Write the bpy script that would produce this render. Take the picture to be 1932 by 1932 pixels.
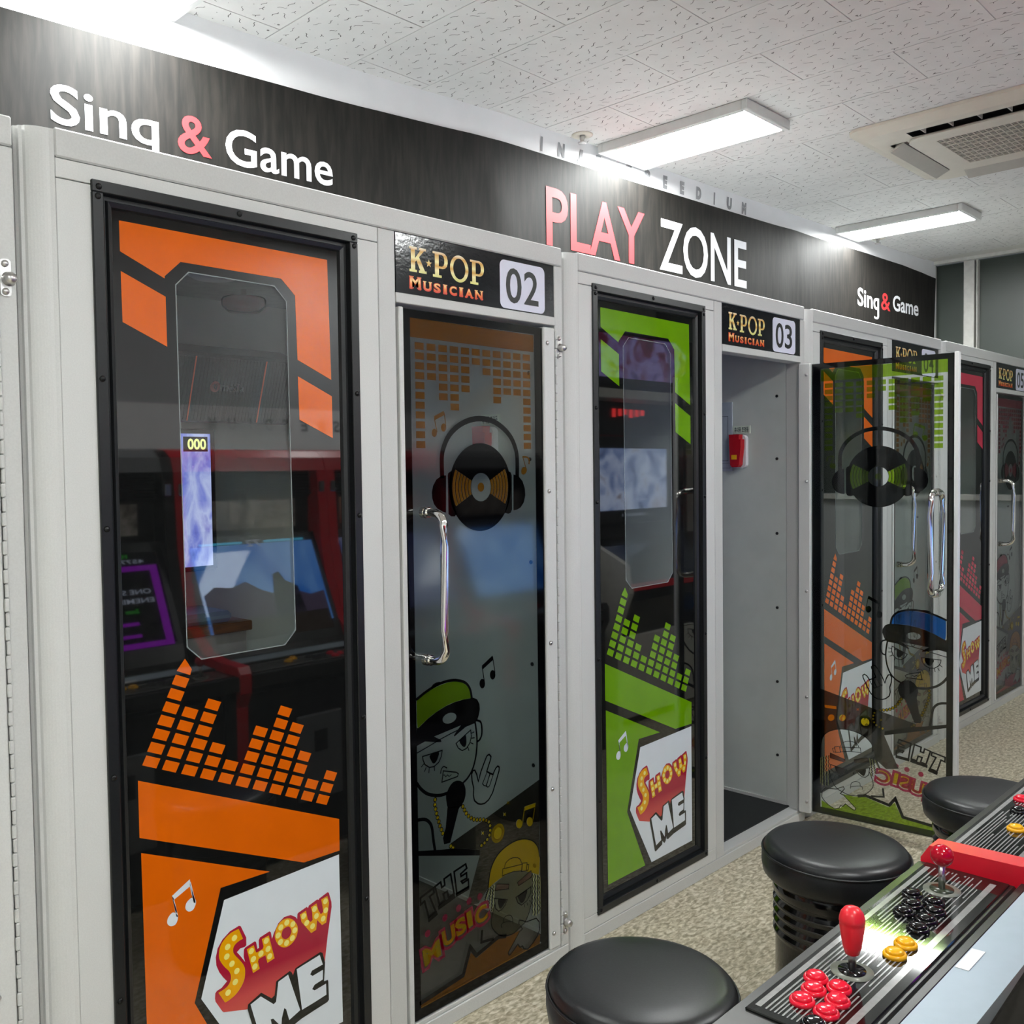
import bpy, math, random
from mathutils import Vector, Matrix
from mathutils.geometry import tessellate_polygon

for _o in list(bpy.data.objects):
    bpy.data.objects.remove(_o, do_unlink=True)
scene = bpy.context.scene
COL = scene.collection
PI = math.pi
R = math.radians
random.seed(7)

# ------------------------------------------------------------------ camera
# X runs along the booth fronts, Y into the booths, Z up. Booth fronts stand at y = 0.
CAM = (0.0, -1.752, 1.42)
YAW, PITCH, ROLL = R(44.924), R(-2.145), R(-0.8045)
cam_d = bpy.data.cameras.new('camera')
cam = bpy.data.objects.new('camera', cam_d)
COL.objects.link(cam)
cam_d.sensor_width = 36.0
cam_d.lens = 1800.2 / 1932 * 36.0
cam_d.shift_x = (966 - 894.7) / 1932
cam_d.shift_y = (955.0 - 966) / 1932
cam_d.clip_start = 0.02
_f = Vector((math.sin(YAW) * math.cos(PITCH), math.cos(YAW) * math.cos(PITCH), math.sin(PITCH)))
_r0 = Vector((math.cos(YAW), -math.sin(YAW), 0))
_u0 = _r0.cross(_f)
_r = _r0 * math.cos(ROLL) + _u0 * math.sin(ROLL)
_u = -_r0 * math.sin(ROLL) + _u0 * math.cos(ROLL)
_m = Matrix((( _r.x, _u.x, -_f.x, CAM[0]), (_r.y, _u.y, -_f.y, CAM[1]), (_r.z, _u.z, -_f.z, CAM[2]), (0, 0, 0, 1)))
cam.matrix_world = _m
scene.camera = cam

# ------------------------------------------------------------------ world, exposure
world = bpy.data.worlds.new('world')
scene.world = world
world.use_nodes = True
world.node_tree.nodes['Background'].inputs['Color'].default_value = (0.5, 0.55, 0.6, 1)
world.node_tree.nodes['Background'].inputs['Strength'].default_value = 0.15
vs = scene.view_settings
vs.view_transform = 'Standard'
vs.look = 'None'
vs.gamma = 1.0
vs.use_curve_mapping = False
vs.exposure = 0.2
LAMP = 64.0          # strength of the ceiling light diffusers
try:
    scene.cycles.transparent_max_bounces = 32
    scene.cycles.max_bounces = 10
    scene.cycles.glossy_bounces = 6
except Exception:
    pass

# ------------------------------------------------------------------ materials
MATS = {}
def srgb(r, g, b):
    def c(v):
        v /= 255.0
        return v / 12.92 if v <= 0.04045 else ((v + 0.055) / 1.055) ** 2.4
    return (c(r), c(g), c(b), 1.0)

def base_mat(name):
    m = bpy.data.materials.new(name)
    m.use_nodes = True
    m.node_tree.nodes.clear()
    MATS[name] = m
    n, l = m.node_tree.nodes, m.node_tree.links
    out = n.new('ShaderNodeOutputMaterial')
    return m, n, l, out

def mat(name, col, rough=0.5, metal=0.0, ior=1.45, var=0.06, scale=30.0, bump=0.0, coat=0.0, stretch=None, col2=None, detail=4.0):
    """Principled surface whose colour wavers by noise, with optional fine bump."""
    m, n, l, out = base_mat(name)
    p = n.new('ShaderNodeBsdfPrincipled')
    p.inputs['Roughness'].default_value = rough
    p.inputs['Metallic'].default_value = metal
    p.inputs['IOR'].default_value = ior
    if coat:
        p.inputs['Coat Weight'].default_value = coat
        p.inputs['Coat Roughness'].default_value = 0.04
    tc = n.new('ShaderNodeTexCoord')
    mp = n.new('ShaderNodeMapping')
    if stretch:
        mp.inputs['Scale'].default_value = stretch
    l.new(tc.outputs['Object'], mp.inputs['Vector'])
    no = n.new('ShaderNodeTexNoise')
    no.inputs['Scale'].default_value = scale
    no.inputs['Detail'].default_value = detail
    l.new(mp.outputs['Vector'], no.inputs['Vector'])
    ra = n.new('ShaderNodeValToRGB')
    c2 = col2 if col2 else tuple(min(1.0, c * (1 + var) + var * 0.01) for c in col[:3]) + (1,)
    c1 = col if col2 else tuple(c * (1 - var) for c in col[:3]) + (1,)
    ra.color_ramp.elements[0].position = 0.35
    ra.color_ramp.elements[0].color = c1
    ra.color_ramp.elements[1].position = 0.65
    ra.color_ramp.elements[1].color = c2
    l.new(no.outputs['Fac'], ra.inputs['Fac'])
    l.new(ra.outputs['Color'], p.inputs['Base Color'])
    if bump:
        b = n.new('ShaderNodeBump')
        b.inputs['Strength'].default_value = bump
        b.inputs['Distance'].default_value = 0.002
        l.new(no.outputs['Fac'], b.inputs['Height'])
        l.new(b.outputs['Normal'], p.inputs['Normal'])
    l.new(p.outputs['BSDF'], out.inputs['Surface'])
    return m

def two_sided_fresnel(n, l, f0):
    """Schlick reflectance of a thin sheet, the same from either side."""
    g = n.new('ShaderNodeNewGeometry')
    d = n.new('ShaderNodeVectorMath'); d.operation = 'DOT_PRODUCT'
    l.new(g.outputs['Incoming'], d.inputs[0]); l.new(g.outputs['Normal'], d.inputs[1])
    a = n.new('ShaderNodeMath'); a.operation = 'ABSOLUTE'; l.new(d.outputs['Value'], a.inputs[0])
    s = n.new('ShaderNodeMath'); s.operation = 'SUBTRACT'; s.inputs[0].default_value = 1.0; l.new(a.outputs[0], s.inputs[1])
    p = n.new('ShaderNodeMath'); p.operation = 'POWER'; l.new(s.outputs[0], p.inputs[0]); p.inputs[1].default_value = 5.0
    m = n.new('ShaderNodeMath'); m.operation = 'MULTIPLY_ADD'; l.new(p.outputs[0], m.inputs[0])
    m.inputs[1].default_value = 1 - f0; m.inputs[2].default_value = f0
    return m.outputs[0]

def film(name, col, solid=0.0, f0=0.04, rough=0.02, solid_col=None):
    """Clear or tinted sheet: lets light through in its colour, with a gloss on top."""
    m, n, l, out = base_mat(name)
    t = n.new('ShaderNodeBsdfTransparent'); t.inputs['Color'].default_value = col
    base = t.outputs[0]
    if solid > 0:
        d = n.new('ShaderNodeBsdfDiffuse'); d.inputs['Color'].default_value = solid_col or col
        tr = n.new('ShaderNodeBsdfTranslucent'); tr.inputs['Color'].default_value = solid_col or col
        dm = n.new('ShaderNodeMixShader'); dm.inputs[0].default_value = 0.35
        l.new(d.outputs[0], dm.inputs[1]); l.new(tr.outputs[0], dm.inputs[2])
        mx = n.new('ShaderNodeMixShader'); mx.inputs[0].default_value = solid
        l.new(base, mx.inputs[1]); l.new(dm.outputs[0], mx.inputs[2])
        base = mx.outputs[0]
    g = n.new('ShaderNodeBsdfGlossy'); g.inputs['Roughness'].default_value = rough
    g.inputs['Color'].default_value = (1, 1, 1, 1)
    mix = n.new('ShaderNodeMixShader')
    l.new(two_sided_fresnel(n, l, f0), mix.inputs[0])
    l.new(base, mix.inputs[1]); l.new(g.outputs[0], mix.inputs[2])
    l.new(mix.outputs[0], out.inputs['Surface'])
    return m

def emis(name, col, strength):
    m, n, l, out = base_mat(name)
    e = n.new('ShaderNodeEmission')
    e.inputs['Color'].default_value = col
    e.inputs['Strength'].default_value = strength
    l.new(e.outputs[0], out.inputs['Surface'])
    return m

def ramp_mat(name, stops, rough=0.3, axis=2, ior=1.5):
    """Printed colour gradient running up the piece."""
    m, n, l, out = base_mat(name)
    p = n.new('ShaderNodeBsdfPrincipled'); p.inputs['Roughness'].default_value = rough; p.inputs['IOR'].default_value = ior
    tc = n.new('ShaderNodeTexCoord'); sx = n.new('ShaderNodeSeparateXYZ')
    l.new(tc.outputs['Generated'], sx.inputs[0])
    ra = n.new('ShaderNodeValToRGB')
    e = ra.color_ramp.elements
    while len(e) < len(stops): e.new(0.5)
    for i, (pos, c) in enumerate(stops):
        e[i].position = pos; e[i].color = c
    l.new(sx.outputs[axis], ra.inputs['Fac'])
    l.new(ra.outputs['Color'], p.inputs['Base Color'])
    l.new(p.outputs['BSDF'], out.inputs['Surface'])
    return m

def screen_mat(name, cols, scale, strength, seed=0.0, stretch=(1, 1, 1)):
    """Lit display showing a moving picture: blotches of colour from noise."""
    m, n, l, out = base_mat(name)
    e = n.new('ShaderNodeEmission'); e.inputs['Strength'].default_value = strength
    tc = n.new('ShaderNodeTexCoord'); mp = n.new('ShaderNodeMapping')
    mp.inputs['Location'].default_value = (seed, seed * 1.7, seed * 0.6); mp.inputs['Scale'].default_value = stretch
    l.new(tc.outputs['Object'], mp.inputs['Vector'])
    no = n.new('ShaderNodeTexNoise'); no.inputs['Scale'].default_value = scale; no.inputs['Detail'].default_value = 6
    no.inputs['Distortion'].default_value = 0.8
    l.new(mp.outputs['Vector'], no.inputs['Vector'])
    ra = n.new('ShaderNodeValToRGB'); el = ra.color_ramp.elements
    while len(el) < len(cols): el.new(0.5)
    for i, c in enumerate(cols):
        el[i].position = 0.25 + 0.5 * i / (len(cols) - 1); el[i].color = c
    l.new(no.outputs['Fac'], ra.inputs['Fac']); l.new(ra.outputs['Color'], e.inputs['Color'])
    g = n.new('ShaderNodeBsdfGlossy'); g.inputs['Roughness'].default_value = 0.03
    mx = n.new('ShaderNodeMixShader'); l.new(two_sided_fresnel(n, l, 0.04), mx.inputs[0])
    l.new(e.outputs[0], mx.inputs[1]); l.new(g.outputs[0], mx.inputs[2])
    l.new(mx.outputs[0], out.inputs['Surface'])
    return m

# ------------------------------------------------------------------ print outlines, in tenths of a millimetre of the booth front
WIN_ART = [
('main','P',[(1930,19035),(6764,18990),(6817,16297),(5913,16686),(5882,18084),(5530,18408),(3177,18431),(2831,18104),(2830,18058),(1932,18454)],0),
('main','P',[(1937,18084),(2840,17704),(2845,16724),(1946,17121)],0),
('main','P',[(5913,16326),(6824,15927),(6828,14978),(5930,15373)],0),
('main','P',[(2000,8265),(6797,6209),(6791,5473),(5808,5491),(2000,7135)],0),
('main','P',[(2026,6829),(4915,5561),(3725,5587),(3074,3409),(4032,1418),(2057,1408)],0),
('white','P',[(3796,5309),(6768,5390),(6789,1438),(4376,1415),(3219,3436)],0),
('white','P',[(3034,5992),(2639,5776),(2745,5413),(2703,5408),(2661,5676),(3051,5853),(3144,5514),(3101,5508)],0),
('white','P',[(3053,5939),(3151,5472),(3109,5478),(3026,5861)],0),
('white','P',[(2639,5776),(2679,5709),(2763,5309),(2726,5322)],0),
('white','S',[(2650,5438),(2743,5355),(2754,5273),(2697,5176),(2594,5178),(2526,5256),(2546,5365)],0),
('white','S',[(3065,5599),(3149,5532),(3150,5440),(3088,5343),(2994,5339),(2925,5418),(2949,5532)],0),
('red','P',[(4128,4647),(4171,4622),(4295,4334),(4294,4166),(4258,4144),(4145,4150),(4065,4101),(4160,3968),(4255,3816),(4224,3943),(4233,4100),(4273,4129),(4506,4177),(4535,4140),(4562,3986),(4603,3998),(4597,4162),(4629,4213),(4867,4262),(4904,4231),(4929,4077),(4980,4186),(5100,4362),(5250,4446),(5421,4433),(5549,4342),(5587,4283),(5598,4399),(5627,4417),(5849,4472),(5881,4433),(5904,4481),(6130,4546),(6175,4522),(6187,4546),(6428,4618),(6462,4588),(6526,4356),(6530,4240),(6404,3616),(6310,3040),(5621,2838),(4930,2674),(4663,2767),(4258,2783),(3723,2949),(3686,2988),(3540,3249),(3528,3323),(3539,3423),(3574,3461),(3689,3484),(3817,3573),(3733,3684),(3641,3834),(3579,3997),(3570,4174),(3617,4347),(3735,4494),(3912,4605)],0),
('gold','S2',[(4117,4584),(4215,4337),(4100,4317),(4000,4257),(3974,4161),(4014,4058),(4166,3850),(4242,3688),(4232,3479),(4153,3333),(4012,3213),(3854,3154),(3757,3142),(3607,3412),(3784,3446),(3883,3529),(3910,3641),(3870,3762),(3758,3910),(3666,4068),(3643,4198),(3674,4360),(3773,4480),(3930,4563)],0),
('gold','P',[(4302,4074),(4469,4105),(4520,3930),(4550,3914),(4694,3946),(4711,3994),(4674,4160),(4848,4182),(4980,3625),(4798,3591),(4755,3779),(4586,3762),(4565,3707),(4605,3539),(4438,3505)],0),
('gold','S',[(5334,4389),(5483,4300),(5587,4134),(5588,3985),(5515,3845),(5361,3763),(5212,3781),(5077,3895),(5008,4048),(5006,4158),(5066,4300),(5185,4386)],0),
('red2','S',[(5351,4203),(5414,4122),(5422,4045),(5366,3964),(5270,3944),(5186,4011),(5173,4098),(5222,4190)],0),
('gold','P',[(5658,4360),(5824,4396),(5864,4186),(5939,4094),(5996,4121),(5989,4293),(5959,4425),(6110,4464),(6158,4291),(6223,4174),(6292,4207),(6273,4347),(6243,4508),(6415,4536),(6457,4361),(6366,3934),(6251,3914),(6119,4078),(6086,3863),(5951,3836),(5698,4179)],0),
('bulb','D',[(4010,4429),(3846,4297),(3821,4100),(3936,3903),(4048,3705),(4005,3485),(3830,3326),(4406,4000),(4452,3809),(4486,3633),(4640,3858),(4780,4088),(4820,3894),(4857,3717),(5311,4302),(5466,4214),(5514,4058),(5445,3907),(5293,3852),(5137,3931),(5082,4098),(5156,4250),(5756,4293),(5833,4112),(5988,3983),(6053,4355),(6099,4179),(6282,4055),(6355,4433),(6359,4222)],66),
('black','P',[(4298,2880),(4626,3004),(4880,2776),(4959,2810),(5010,3105),(5362,3196),(5409,3147),(5441,3065),(5507,3195),(5555,3210),(6181,3316),(6247,3275),(6311,3026),(6273,2606),(6374,2598),(6390,2556),(6396,2123),(6352,2088),(6001,2046),(5639,1999),(5299,1909),(5251,1944),(5204,2049),(5171,1894),(5107,1840),(5059,1872),(4981,1949),(4964,1827),(4602,1707),(4555,1738),(4423,2272),(4284,2777)],0),
('white2','P',[(4353,2856),(4610,2930),(4926,2628),(4989,2656),(5057,3074),(5313,3135),(5609,2211),(5317,2109),(5240,2387),(5193,2427),(5127,2236),(5109,2049),(4906,2316),(4843,2324),(4909,1997),(4613,1902)],0),
('white2','P',[(5539,3168),(6163,3259),(6244,3009),(5945,2980),(5895,2910),(5960,2852),(6243,2884),(6234,2663),(6007,2630),(5940,2555),(6006,2500),(6323,2532),(6327,2273),(6003,2231),(5658,2197)],0)]
DOOR_ART = [
('main','P',[(9119,17938),(13645,17900),(13636,17440),(9109,17464)],0),
('main','P',[(9872,15564),(10203,15708),(10238,15610),(9888,15463)],0),
('main','L',[(9880,15514),(9966,15175)],28),
('main','L',[(10220,15661),(10270,15318)],28),
('main','S',[(9961,15151),(9943,15090),(9898,15052),(9843,15051),(9800,15088),(9785,15147),(9803,15208),(9847,15246),(9902,15247),(9945,15210)],0),
('main','S',[(10284,15291),(10265,15230),(10220,15191),(10164,15190),(10120,15227),(10104,15287),(10123,15348),(10168,15386),(10224,15388),(10268,15351)],0),
('blk','P',[(11433,9063),(11844,9274),(11866,9154),(11474,8963)],0),
('blk','L',[(11449,9024),(11520,8635)],28),
('blk','L',[(11850,9228),(11933,8803)],28),
('blk','S',[(11547,8569),(11526,8498),(11473,8461),(11409,8472),(11359,8527),(11340,8604),(11362,8675),(11414,8712),(11478,8701),(11529,8647)],0),
('blk','S',[(11946,8739),(11925,8668),(11871,8630),(11806,8641),(11754,8696),(11735,8774),(11756,8845),(11810,8883),(11876,8872),(11928,8817)],0),
('main','S',[(13190,14279),(13290,14240),(13300,14165),(13220,14079),(13119,14073),(13070,14141),(13100,14242)],0),
('main','L',[(13139,14560),(13268,14240)],30),
('main','C',[(13150,14552),(13302,14545),(13396,14485),(13394,14364)],50),
('blk','C',[(10111,14056),(10109,14519),(10176,14783),(10364,15084),(10670,15323),(11050,15483),(11473,15550),(11930,15507),(12332,15342),(12664,15084),(12855,14766),(12910,14481),(12902,14052)],145),
('blk','P',[(10248,14084),(10228,13141),(10119,13170),(9941,13252),(9820,13372),(9763,13521),(9753,13669),(9797,13832),(9911,13985),(10048,14057),(10116,14086)],0),
('blk','P',[(12755,14080),(12973,14015),(13118,13887),(13208,13687),(13224,13506),(13161,13309),(13025,13170),(12864,13113),(12737,13105)],0),
('blk','P',[(10307,14087),(10327,14145),(10426,14194),(10460,14118),(10425,13785),(10469,13449),(10601,13092),(10530,13036),(10403,13042),(10312,13104)],0),
('blk','P',[(12542,14172),(12646,14135),(12684,14055),(12680,13129),(12626,13042),(12521,13020),(12392,13052),(12500,13296),(12555,13737),(12527,14057)],0),
('cap','S2',[(9144,8528),(9184,8587),(9389,8665),(9701,8755),(10018,8808),(10285,8822),(10529,8791),(10775,8700),(10940,8541),(11006,8369),(11019,8276),(10767,8291),(10437,8282),(10112,8233),(9792,8147),(9478,8023),(9168,7859),(9142,8051)],0),
('blk','C',[(9138,8586),(9389,8694),(9675,8789),(9992,8852),(10286,8861),(10530,8826),(10804,8725),(10982,8534),(11047,8281)],72),
('blk','S',[(9644,8785),(9677,8856),(9808,8892),(9940,8886),(9978,8840),(9806,8796)],0),
('blk','H',[(9168,7859),(9478,8023),(9792,8147),(10112,8233),(10437,8282),(10767,8291),(11019,8276),(11103,8275),(11244,8205),(11327,8068),(11339,7923),(11293,7769),(11233,7649),(11146,7595),(10808,7562),(10612,7482),(10405,7395),(10387,7429),(10476,7510),(10643,7639),(10179,7590),(9701,7542),(9935,7405),(9947,7354),(9829,7373),(9389,7482),(9133,7432),(9112,7407),(9123,7883)],0,[(10479,7926),(10481,7873),(10445,7825),(10378,7789),(10290,7771),(10195,7772),(10107,7794),(10039,7832),(10002,7881),(10001,7933),(10035,7980),(10101,8016),(10188,8035),(10283,8034),(10372,8013),(10441,7975)]),
('blk','L',[(9124,7252),(9567,7348),(9909,7430),(10258,7495),(10504,7534)],28),
('blk','C',[(11205,7661),(11361,7583),(11406,7400),(11388,7220),(11308,7115),(11208,7095)],55),
('blk','C',[(11146,7595),(11185,7405),(11211,7237)],30),
('blk','C',[(11161,7592),(11199,7361),(11217,7134),(11205,6933),(11157,6680),(11038,6402),(10865,6221),(10696,6131)],55),
('blk','C',[(9108,6489),(9236,6323),(9438,6157),(9696,6049),(9906,6003),(10106,5998)],85),
('blk','K',[(10456,7206),(10988,7445),(11013,7278),(10953,7109),(10825,6996),(10671,6973),(10535,7069)],30),
('blk','S',[(10580,7259),(10790,7355),(10829,7216),(10813,7089),(10742,7050),(10647,7125)],0),
('blk','L',[(11014,7355),(11114,7369)],25),
('blk','L',[(11020,7226),(11125,7214)],25),
('blk','L',[(10981,7113),(11074,7063)],25),
('blk','L',[(10875,7015),(10916,6920)],25),
('blk','L',[(9339,6934),(9261,6875)],25),
('blk','L',[(9413,6821),(9360,6737)],25),
('blk','L',[(9521,6776),(9500,6669)],25),
('blk','L',[(9690,6776),(9696,6677)],25),
('blk','K',[(9304,7125),(9969,7133),(9940,6993),(9844,6858),(9685,6787),(9529,6798),(9377,6906),(9315,7036)],30),
('blk','S',[(9548,7100),(9844,7116),(9820,6980),(9740,6882),(9661,6870),(9597,6943)],0),
('blk','C',[(9904,6560),(9933,6661),(10014,6711),(10119,6647)],30),
('blk','K',[(9998,6602),(10454,6459),(10522,6403),(10493,6340),(9939,6325)],30),
('blk','L',[(9974,6494),(10036,6489),(10075,6430),(10142,6464),(10195,6411),(10277,6441)],20),
('blk','S',[(10106,6010),(10203,6144),(10340,6230),(10518,6226),(10682,6136),(10762,5986),(10773,5822),(10728,5672),(10657,5590),(10573,5532),(10165,5609),(10088,5797),(10078,5938)],0),
('blk','P',[(10125,5639),(10573,5542),(10517,5486),(10200,4695),(9986,4718),(9949,4886),(10047,5116)],0),
('blk','K',[(11244,6030),(11191,6226),(11122,6354),(11051,6361),(11001,6271),(11017,6085),(11070,5889),(11052,5711),(11092,5558),(11218,5444),(11332,5398),(11477,5387),(11624,5442),(11774,5590),(11897,5830),(12037,6129),(12048,6221),(11989,6266),(11905,6223),(11798,6082),(11696,6137),(11566,6219),(11718,6514),(11734,6583),(11662,6655),(11574,6629),(11469,6468),(11349,6270)],42),
('blk','K',[(11580,6206),(11681,6130),(11544,5834),(11457,5865),(11400,5930)],25),
('blk','K',[(11696,6127),(11813,6078),(11660,5805),(11601,5788),(11529,5837)],25),
('blk','R',[(9699,5941),(9686,5813),(9709,5699),(9738,5580),(9775,5462),(9813,5348),(9850,5230),(9901,5121),(9946,5012),(10664,5512),(10723,5406),(10785,5304),(10864,5208),(10962,5131),(11062,5067),(11176,5026),(11290,4999),(11411,4962),(11520,4916),(11621,4847),(11663,4732),(11667,4609),(11635,4487),(11551,4393),(11445,4331),(11328,4296),(10215,4605),(10306,4545)],57),
('yel','D',[(9699,5941),(9686,5813),(9709,5699),(9738,5580),(9775,5462),(9813,5348),(9850,5230),(9901,5121),(9946,5012),(10664,5512),(10723,5406),(10785,5304),(10864,5208),(10962,5131),(11062,5067),(11176,5026),(11290,4999),(11411,4962),(11520,4916),(11621,4847),(11663,4732),(11667,4609),(11635,4487),(11551,4393),(11445,4331),(11328,4296),(10215,4605),(10306,4545)],42),
('yel','D',[(11960,4447)],185),
('blk','R',[(11960,4447)],214),
('yel','R',[(11960,4447)],235),
('blk','P',[(9097,4807),(9850,4615),(10333,4517),(11266,4202),(11263,4049),(9094,4684)],0),
('blk','C',[(9113,5578),(9322,5540),(9474,5441),(9575,5267),(9620,4942),(9667,4673)],85),
('smk','P',[(13683,5496),(11556,4980),(10222,4673),(10333,4517),(11266,4202),(11263,4049),(10801,2999),(10742,2876),(11195,2785),(11549,3061),(11629,3430),(11767,3700),(12010,3898),(12376,4012),(12748,4032),(13062,3974),(13380,3818),(13571,3588),(13645,3303)],0),
('yel','P',[(13047,4887),(13502,4877),(13478,4770),(13038,4773)],0),
('yel','L',[(13036,4843),(12928,4442)],28),
('yel','L',[(13482,4812),(13358,4389)],28),
('yel','S',[(12937,4435),(12912,4367),(12848,4338),(12771,4359),(12710,4423),(12688,4504),(12713,4572),(12776,4602),(12853,4581),(12915,4517)],0),
('yel','S',[(13374,4374),(13348,4304),(13283,4275),(13204,4297),(13141,4361),(13118,4444),(13144,4513),(13208,4543),(13287,4521),(13350,4457)],0),
('yel','P',[(12313,5244),(12367,5196),(12423,5216),(12397,5163),(12421,5106),(12367,5150),(12311,5135),(12337,5179)],0),
('yel','P',[(12181,4959),(12234,4911),(12289,4930),(12264,4878),(12287,4821),(12233,4865),(12179,4850),(12204,4894)],0),
('yel','P',[(11333,4682),(11384,4634),(11436,4652),(11412,4602),(11434,4546),(11383,4589),(11331,4575),(11355,4618)],0),
('cap2','S2',[(11563,3056),(11629,3430),(11767,3700),(12010,3898),(12376,4012),(12748,4032),(13062,3974),(13380,3818),(13571,3588),(13648,3302),(13634,3043),(13606,2788),(13300,2950),(12920,3122),(12546,3206),(12148,3204),(11786,3130)],0),
('blk','C',[(11563,3056),(11629,3430),(11767,3700),(12010,3898),(12376,4012),(12748,4032),(13062,3974),(13380,3818),(13571,3588),(13638,3305)],30),
('blk','C',[(12197,3431),(12260,3549),(12430,3604),(12646,3577),(12816,3487),(12892,3335)],22),
('blk','K',[(12136,3418),(12923,3308),(12888,3132),(12546,3217),(12112,3236)],22),
('blk','K',[(12924,3336),(13114,3289),(13078,3073),(12872,3115)],22),
('blk','K',[(13113,3246),(13192,3211),(13158,3070),(13078,3084)],22),
('skin','P',[(11816,3110),(12148,3204),(12546,3217),(12920,3133),(13300,2960),(13305,2312),(13251,2024),(13053,1701),(12797,1574),(12515,1503),(12208,1550),(11968,1658),(11762,1857),(11662,2060),(11712,2336),(11805,2555)],0),
('blk','C',[(13305,2312),(13251,2024),(13053,1701),(12797,1574),(12515,1503),(12208,1550),(11968,1658),(11762,1857),(11662,2060),(11712,2336),(11805,2555)],30),
('brow','P',[(11890,3082),(12371,2921),(12354,2799),(11812,2929)],0),
('blk','K',[(11890,3082),(12371,2921),(12354,2799),(11812,2929)],22),
('brow','P',[(12711,2861),(13275,3018),(13291,2828),(12756,2755)],0),
('blk','K',[(12711,2861),(13275,3018),(13291,2828),(12756,2755)],22),
('blk','K',[(11793,2722),(12293,2518),(12208,2398),(12070,2318),(11950,2317),(11832,2430)],30),
('blk','S',[(11941,2646),(12241,2524),(12164,2434),(12041,2359),(11967,2416)],0),
('blk','K',[(12641,2466),(13267,2564),(13258,2392),(13094,2229),(12871,2174),(12716,2291)],30),
('blk','S',[(12735,2478),(13084,2536),(13066,2391),(12968,2250),(12841,2249),(12764,2361)],0),
('blk','C',[(12139,1956),(12172,2071),(12340,2077),(12477,1976),(12513,1771)],22),
('blk','C',[(12490,1837),(12398,1876),(12154,1940),(12048,1903),(12067,1822)],22),
('blk','L',[(12982,2159),(12990,2080)],20),
('blk','L',[(13093,2164),(13118,2087)],20),
('blk','L',[(13197,2206),(13237,2138)],20),
('blk','L',[(11543,3059),(11574,3025),(11523,3018),(11554,2984),(11504,2977),(11534,2943),(11484,2936),(11515,2902),(11464,2895),(11495,2861),(11445,2854),(11476,2820),(11425,2813),(11456,2779),(11406,2772)],28),
('pale','L',[(11601,3040),(11464,2753)],35),
('blk','L',[(11646,3077),(11680,3027),(11632,3003),(11666,2952),(11618,2929),(11652,2878),(11604,2854),(11638,2804),(11590,2780),(11624,2730),(11576,2706),(11610,2656),(11562,2632),(11596,2581),(11548,2558)],28),
('pale','L',[(11705,3058),(11606,2538)],35),
('blk','L',[(11735,3100),(11771,3038),(11725,3002),(11761,2940),(11715,2904),(11750,2842),(11704,2806),(11740,2744),(11694,2709),(11730,2646),(11684,2611),(11720,2548),(11673,2513),(11709,2450),(11663,2415)],28),
('pale','L',[(11794,3082),(11722,2395)],35),
('blk','L',[(13325,2915),(13368,2818),(13320,2749),(13362,2651),(13315,2583),(13357,2485),(13310,2416),(13352,2318),(13304,2250),(13347,2151),(13299,2083),(13341,1984),(13294,1916),(13336,1818),(13288,1750)],28),
('pale','L',[(13390,2895),(13353,1728)],35),
('blk','L',[(13422,2874),(13466,2777),(13419,2708),(13463,2611),(13416,2542),(13460,2444),(13413,2376),(13457,2278),(13410,2210),(13454,2112),(13407,2044),(13451,1945),(13404,1877),(13448,1779),(13401,1711)],28),
('pale','L',[(13486,2854),(13466,1689)],35),
('blk','L',[(13518,2822),(13564,2729),(13518,2664),(13563,2571),(13518,2506),(13563,2412),(13517,2348),(13562,2254),(13517,2190),(13562,2096),(13516,2032),(13562,1938),(13516,1874),(13561,1779),(13515,1716)],28),
('pale','L',[(13584,2802),(13581,1693)],35),
('blk','L',[(13583,2780),(13630,2694),(13585,2636),(13632,2550),(13587,2493),(13634,2407),(13590,2350),(13636,2263),(13592,2206),(13639,2119),(13594,2062),(13641,1975),(13596,1919),(13643,1831),(13598,1775)],28),
('pale','L',[(13648,2759),(13664,1753)],35),
('blk','K',[(13036,1642),(13471,1599),(13599,1444),(13612,1220),(13494,1064),(13329,948),(13102,846),(12943,916),(12882,1025),(12787,1017),(12695,1137),(12412,963),(12335,966),(12306,1046),(12764,1457),(12891,1498),(12737,1704),(12770,1789),(12895,1734)],32),
('main','P',[(9107,927),(9430,941),(10621,1034),(10885,1577),(11095,1354),(11996,1573),(12360,1484),(12796,1499),(12306,1046),(12335,966),(12695,1137),(12880,939),(13102,846),(13329,948),(13620,1096),(13612,657),(11502,657),(9424,628),(9101,627)],0),
('blk','L',[(9108,956),(10594,1086),(10865,1727),(11082,1431),(11937,1616),(12208,1546)],110),
('blk','L',[(11309,2008),(11275,1711),(11728,1639)],70),
('blk','K',[(10320,3907),(10736,3980),(10776,3856),(10551,3774),(10564,3710),(10765,3738),(10770,3594),(10575,3575),(10615,3512),(10826,3546),(10836,3349),(10404,3308)],55),
('blk','K',[(9647,3734),(9846,3788),(9883,3638),(9990,3662),(9962,3830),(10197,3885),(10308,3339),(10118,3302),(10067,3478),(9932,3453),(9982,3278),(9795,3232)],55),
('blk','K',[(9152,3603),(9594,3712),(9618,3586),(9460,3540),(9660,3100),(9423,3034),(9290,3479),(9161,3435)],55),
('blk','L',[(10403,3278),(10821,3324)],110),
('blk','L',[(9780,3158),(10021,3205),(10089,3212),(10307,3260)],110),
('blk','L',[(9434,2962),(9685,3032)],110),
('rose','D',[(9376,2630),(9973,2824),(10459,2907),(10842,2965),(11241,2957)],95)]
OCT = [(0.3059, 1.7963), (0.3348, 1.8251), (0.5356, 1.8227), (0.5654, 1.7934), (0.5714, 1.0733), (0.5427, 1.0444), (0.3419, 1.043), (0.3108, 1.0721)]
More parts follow.
